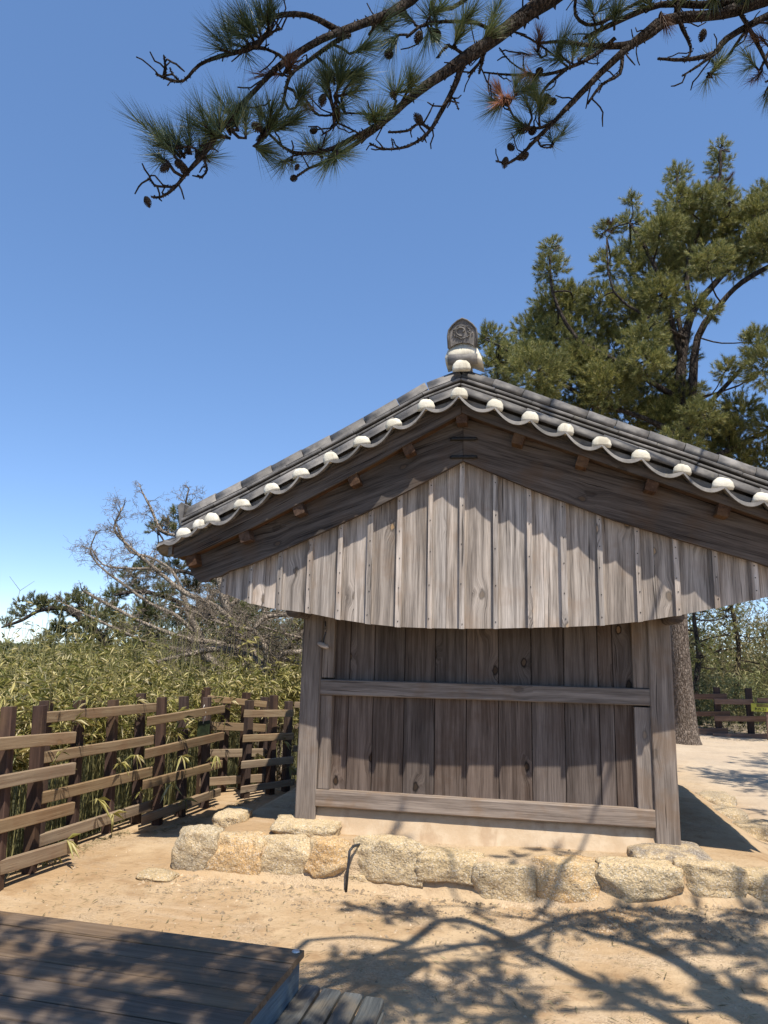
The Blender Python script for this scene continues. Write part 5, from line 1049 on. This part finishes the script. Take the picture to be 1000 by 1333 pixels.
# sprigs that poke between the fence boards
def sprig(x, y, z, n, sz, ang, label, seed):
    rg = np.random.default_rng(seed); e = empty('bamboo_sprig', (x, y, z)); tag(e, label, 'bamboo sprig', 'bamboo sprigs poking through the fence')
    MB().tube([(-.25, .05, -.2, .003), (-.08, 0, -.03, .0025), (0, 0, 0, .002)], 4).build('stem', MCANE, e)
    a = rg.normal(ang, .7, n); el_ = rg.normal(-.35, .5, n)
    D = np.stack([np.cos(a)*np.cos(el_), np.sin(a)*np.cos(el_), np.sin(el_)], 1); Lf = rg.uniform(.8, 1.2, n)*sz
    leaf_object('leaves', np.zeros((n, 3)), D, Lf, Lf*.15, MBAM, .35, e)
for i, (x, y, z) in enumerate([(-1.8, .4, .62), (-1.78, .62, .66), (-1.82, .1, .36), (-1.8, -.55, .12), (-1.62, -.6, .2), (-1.78, .3, .2), (-1.5, 1.0, .62), (-1.46, .75, .4), (-1.48, 1.1, .2), (-1.4, 1.6, .55), (-1.3, 2.5, .45), (-1.0, 2.6, .6), (-.95, 2.75, .3), (-1.8, .8, .3)]):
    where = ['the middle of the widest section', 'the right end of the widest section', 'the second board from below', 'the lowest board', 'the leftmost boards', 'the lowest board of the widest section', 'the third section', 'the middle boards of the third section', 'the lowest board of the third section', 'the end of the third section', 'the fence corner', 'the last visible section', 'the last section near the ground', 'the overlap of two sections'][i]
    sprig(x, y, z, rb2.randint(4, 7), rb2.uniform(.12, .19), rb2.uniform(-1.6, 0), 'small sprig of bamboo leaves poking out near '+where, 100+i)
# shrubs and scrub further back
def scrub(name, label, cx, cy, rx, ry, h, n, mat, seed, ll=(.05, .12), ww=.22, kind='stuff', cat='shrubs', z0=0):
    rng = np.random.default_rng(seed); 
    a = rng.uniform(0, 2*np.pi, n); r = np.sqrt(rng.uniform(0, 1, n)); x = cx+rx*r*np.cos(a); y = cy+ry*r*np.sin(a)
    hh = np.array([h*(.8+.45*noise.noise((p*.9, q*.9, seed))) for p, q in zip(x, y)])*np.sqrt(1-r*r*.75)
    z = z0+hh*rng.uniform(0, 1, n)**.6
    D = rng.normal(size=(n, 3)); D[:, 2] += .3; L = rng.uniform(*ll, n)
    o = leaf_object(name, np.stack([x, y, z], 1), D, L, L*ww, mat, .1); tag(o, label, cat, kind=kind); return o
scrub('shrub_mass', 'dark green and brown shrubs filling the ground behind the bare trees', -4.5, 10.5, 7, 2.2, 2.0, 18000, MPINE2, 1, (.08, .18), .16, z0=-.3)
scrub('shrub_mass', 'tall brown green scrub behind the bare trees beside the left corner post', -2.6, 11.4, 4.2, 1.6, 3.5, 24000, MDRY, 11, (.06, .14), .16, z0=-.3)
scrub('shrub_mass', 'dark evergreen scrub rising behind the bare trees', -3.6, 12.6, 4.6, 1.6, 3.9, 24000, MPINE2, 12, (.08, .18), .13, z0=-.3)
scrub('shrub_mass', 'dry pale scrub among the bare tree trunks', -1.5, 7.8, 3.2, 1.6, 1.7, 16000, MDRY, 2, (.04, .1), .2, z0=-.2)
scrub('shrub_mass', 'dark shrubs at the far left behind the bamboo', -9, 9, 4.5, 4, 1.7, 20000, MPINE2, 3, (.08, .18), .16, z0=-.4)
scrub('hedge_mass', 'tangled dark green undergrowth behind the far right fence', 6.5, 12.6, 5.5, 1.2, 1.75, 22000, MPINE2, 4, (.08, .16), .2, z0=-.1)
scrub('shrub_mass', 'pale yellow green scrub behind the far right fence', 6.6, 15.5, 6, 1.6, 4.4, 28000, MDRY, 5, (.08, .18), .2)
scrub('shrub_mass', 'far band of evergreen scrub along the horizon', -4, 38, 40, 5, 2.6, 22000, MPINE2, 6, (.25, .6), .35)
scrub('shrub_mass', 'evergreen scrub behind the building', 2, 24, 12, 3, 4.6, 20000, MPINE2, 8, (.15, .35), .3)
# fallen leaves and dry litter along the fence foot
def litter(n, fn, seed, label):
    rg = np.random.default_rng(seed); P = np.array([fn(rg) for _ in range(n)]); P = np.array([(x, y, gz(x, y)+.006+abs(rg.normal(0, .006))) for x, y in P]); a = rg.uniform(0, 6.28, n)
    D = np.stack([np.cos(a), np.sin(a), rg.normal(0, .12, n)], 1); L = rg.uniform(.015, .07, n)
    o = leaf_object('leaf_litter', P, D, L, L*rg.uniform(.03, .13, n), MDRY, .0); tag(o, label, 'leaf litter', kind='stuff')
litter(1400, lambda r: (lambda t: (-1.85+.11*t*1.3+(.25 if t > .5 else 0)+abs(r.normal(0, .07))+(.05 if t > 1 else 0), t*1.0))(r.uniform(-1.3, 2.2)), 1, 'dry leaf litter along the foot of the left fence')
litter(2600, lambda r: (r.uniform(-1.5, 4), r.uniform(-3.2, -.5)), 2, 'sparse pine needles and leaf bits on the sandy ground')
litter(900, lambda r: (r.uniform(4.5, 9), 10.6+abs(r.normal(0, .25))-.4), 3, 'dry leaves at the foot of the far right fence')

# ------------------------------------------------------------------ overhanging pine
op = empty('pine_tree', (5.6, -6.6, 0)); tag(op, 'near pine whose dark branches with cones hang into the top of the photo', 'pine tree')
OO = -Vector(op.location); og = random.Random(17)
trunk = [(5.6, -6.6, -.3, .24), (5.55, -6.5, .6, .19), (5.35, -6.2, 2.2, .165), (5.2, -5.7, 3.8, .15), (5.0, -5.2, 5.0, .13), (4.7, -4.9, 6.0, .1), (4.4, -4.6, 7.0, .07)]
MB().tube(smooth_line(trunk, 3), 14, wob=.05, rg=og).build('trunk', MBARK, op, loc=OO)
def limb(pts, k=3, sides=9, gn=.5): MB().tube(smooth_line(gnarl(pts, gn, og), k), sides, wob=.12, rg=og).build('branch', MBARK2, op, loc=OO)
def joinup(p, q, r0):
    p = Vector(p); q = Vector(q); return [(*p, r0), (*(p*.66+q*.34+Vector((0, 0, .12))), r0*.8), (*(p*.33+q*.67+Vector((0, 0, .15))), r0*.65)]
T1 = (5.1, -5.4, 4.5); 
for i, l in enumerate(LIMBS):
    l = [tuple(p) for p in l]
    big = l[0][3] > .027
    if big: l = joinup(T1, l[0][:3], .075)+l
    limb(l, 3, 8 if l[0][3] > .01 else 6, .5 if l[0][3] > .01 else .9)
# connect the second limb (starts above the frame) to the first
b2 = LIMBS[2][0]; a0 = LIMBS[0][1]
limb([(*a0[:3], .02), ((a0[0]+b2[0])/2, (a0[1]+b2[1])/2, (a0[2]+b2[2])/2+.1, .018), tuple(b2)], 3, 8)
for i, l in enumerate(SLIMBS):
    l = [tuple(p) for p in l]
    if i in (0, 2): l = joinup((5.3, -5.9, 3.4) if i == 0 else T1, l[0][:3], .09)+l
    limb(l, 3, 8)
# small twigs with scale-like roughness along the visible branches
tw = MB()
for l in LIMBS:
    s = smooth_line(l, 3)
    for k in range(1, len(s)-1):
        if og.random() < .4 and s[k][3] < .022:
            a = Vector(s[k][:3]); d = (Vector(s[k+1][:3])-a).normalized(); sd = Vector((og.gauss(0, 1), og.gauss(0, 1), og.gauss(0, 1))).normalized()
            dd = (d*.5+sd*.8).normalized(); n = og.randint(2, 5); rr_ = og.uniform(.0022, .0034); pts = [(*a, .0034)]; q = a
            for j in range(n):
                dd = (dd+Vector((og.gauss(0, .35), og.gauss(0, .35), og.gauss(0, .35)))).normalized(); q = q+dd*og.uniform(.015, .035); pts.append((*q, rr_ if j < n-1 else .0022))
            tw.tube(pts, 5)
# bark scales: short stubs all over the limbs
for l in LIMBS:
    s = smooth_line(l, 6)
    for k in range(len(s)-1):
        for _ in range(3):
            a = Vector(s[k][:3]); r = s[k][3]; sd = Vector((og.gauss(0, 1), og.gauss(0, 1), og.gauss(0, 1))).normalized(); p0 = a+sd*r*.7
            tw.tube([(*p0, r*.28+.001), (*(p0+sd*(r*.5+.003)), .001)], 4)
o = tw.build('side_twigs', MBARK2, op, loc=OO); o['kind'] = 'stuff'
# twigs carrying the shoots, and needles
st_ = MB(); allp = np.array([p[:3] for l in LIMBS for p in smooth_line(l, 3)])
for kind in range(4):
    sel = [(a, b) for a, b, k in SHOOTS if k == kind]
    O = []; D = []; SLn = []
    for a, b in sel:
        a = np.array(a); b = np.array(b); d = b-a; ln = np.linalg.norm(d); d /= ln
        j = np.argmin(((allp-a)**2).sum(1)); m_ = (allp[j]+a)/2+nprng.normal(size=3)*.01
        st_.tube([(*allp[j], .005), (*m_, .005), (*a, .0048), (*(a+d*ln*.55), .004)], 6)
        O.append(a); D.append(d); SLn.append(ln*.6)
        for e in range(2):
            d2 = d+nprng.normal(size=3)*.38; O.append(a+d*ln*nprng.uniform(0, .3)); D.append(d2); SLn.append(ln*nprng.uniform(.35, .6))
    V = needles(O, D, np.array(SLn), .118 if kind < 2 else .08, 62 if kind < 2 else 46, .0022, (.32, .95), nprng)
    nm = ['needles', 'needles', 'dead_needles', 'dead_needles'][kind]
    o = tri_object(nm, V, MN[kind], op); o.location = OO; o['kind'] = 'stuff'
o = st_.build('shoots', MBARK2, op, loc=OO); o['kind'] = 'stuff'
# cones: spiral of scales round an egg
def cone_mesh(seed):
    rg = random.Random(seed); mb = MB(); mb.tube([(0, 0, -.9, .2), (0, 0, -.5, .5), (0, 0, .1, .55), (0, 0, .7, .3), (0, 0, .95, .05)], 8)
    for i in range(64):
        t = (i+.5)/64; z = -.85+1.75*t; R = .88*math.sin(math.pi*min(.97, (t*.86+.12)))**.7; a = i*2.39996
        c, s = math.cos(a), math.sin(a); lift = .16+.1*t; wdt = .2*(1-.4*t)
        pin = (c*.3, s*.3, z-.06); tip = (c*R, s*R, z+lift)
        tx_, ty_ = -s*wdt, c*wdt
        mb.add([(pin[0]-tx_*.5, pin[1]-ty_*.5, pin[2]), (pin[0]+tx_*.5, pin[1]+ty_*.5, pin[2]), (tip[0]+tx_, tip[1]+ty_, tip[2]-.05), (tip[0], tip[1], tip[2]+.1), (tip[0]-tx_, tip[1]-ty_, tip[2]-.05), (c*R*.93, s*R*.93, z+lift-.16)],
               [(0, 1, 2, 3, 4), (0, 4, 5), (0, 5, 1), (1, 5, 2), (2, 5, 4), (2, 4, 3)])
    return mb.mesh('pine_cone', MCONE)
cms = [cone_mesh(s) for s in (1, 2)]
for i, (p, r) in enumerate(CONES):
    o = link('pine_cone', cms[i % 2], op)
    d = Vector((og.gauss(0, 1), og.gauss(0, 1), og.gauss(-.6, .5))).normalized()
    o.matrix_local = Matrix.Translation(Vector(p)+OO) @ d.to_track_quat('Z', 'Y').to_matrix().to_4x4() @ Matrix.Diagonal((r*.86, r*.86, r*1.1, 1))
# canopy above and behind the camera
fol = [tuple(b) for b in SBLOBS+DBLOBS]
rng = np.random.default_rng(77); O = []; D = []
tw2 = MB(); sp_ = np.array([p[:3] for l in SLIMBS for p in smooth_line([tuple(q) for q in l], 3)]+[p[:3] for p in smooth_line(trunk, 3)])
for b in fol:
    c = np.array(b[:3]); r = b[3]; n = max(6, int(900*r*r)); d = rng.normal(size=(n, 3)); d /= np.linalg.norm(d, axis=1)[:, None]
    O.append(c+d*r*rng.uniform(.1, .9, (n, 1))); D.append(d+np.array([0, 0, .4]))
    j = np.argmin(((sp_-c)**2).sum(1)); a = sp_[j]; m_ = (a+c)/2+rng.normal(size=3)*.08
    tw2.tube(smooth_line([(*a, .013), (*m_, .009), (*c, .006)], 3), 5)
V = needles(np.concatenate(O), np.concatenate(D), .1, .1, 64, .007, (.4, 1.1), rng)
o = tri_object('canopy_needles', V, MN[0], op); o.location = OO; o['kind'] = 'stuff'
o = tw2.build('canopy_twigs', MBARK2, op, loc=OO); o['kind'] = 'stuff'
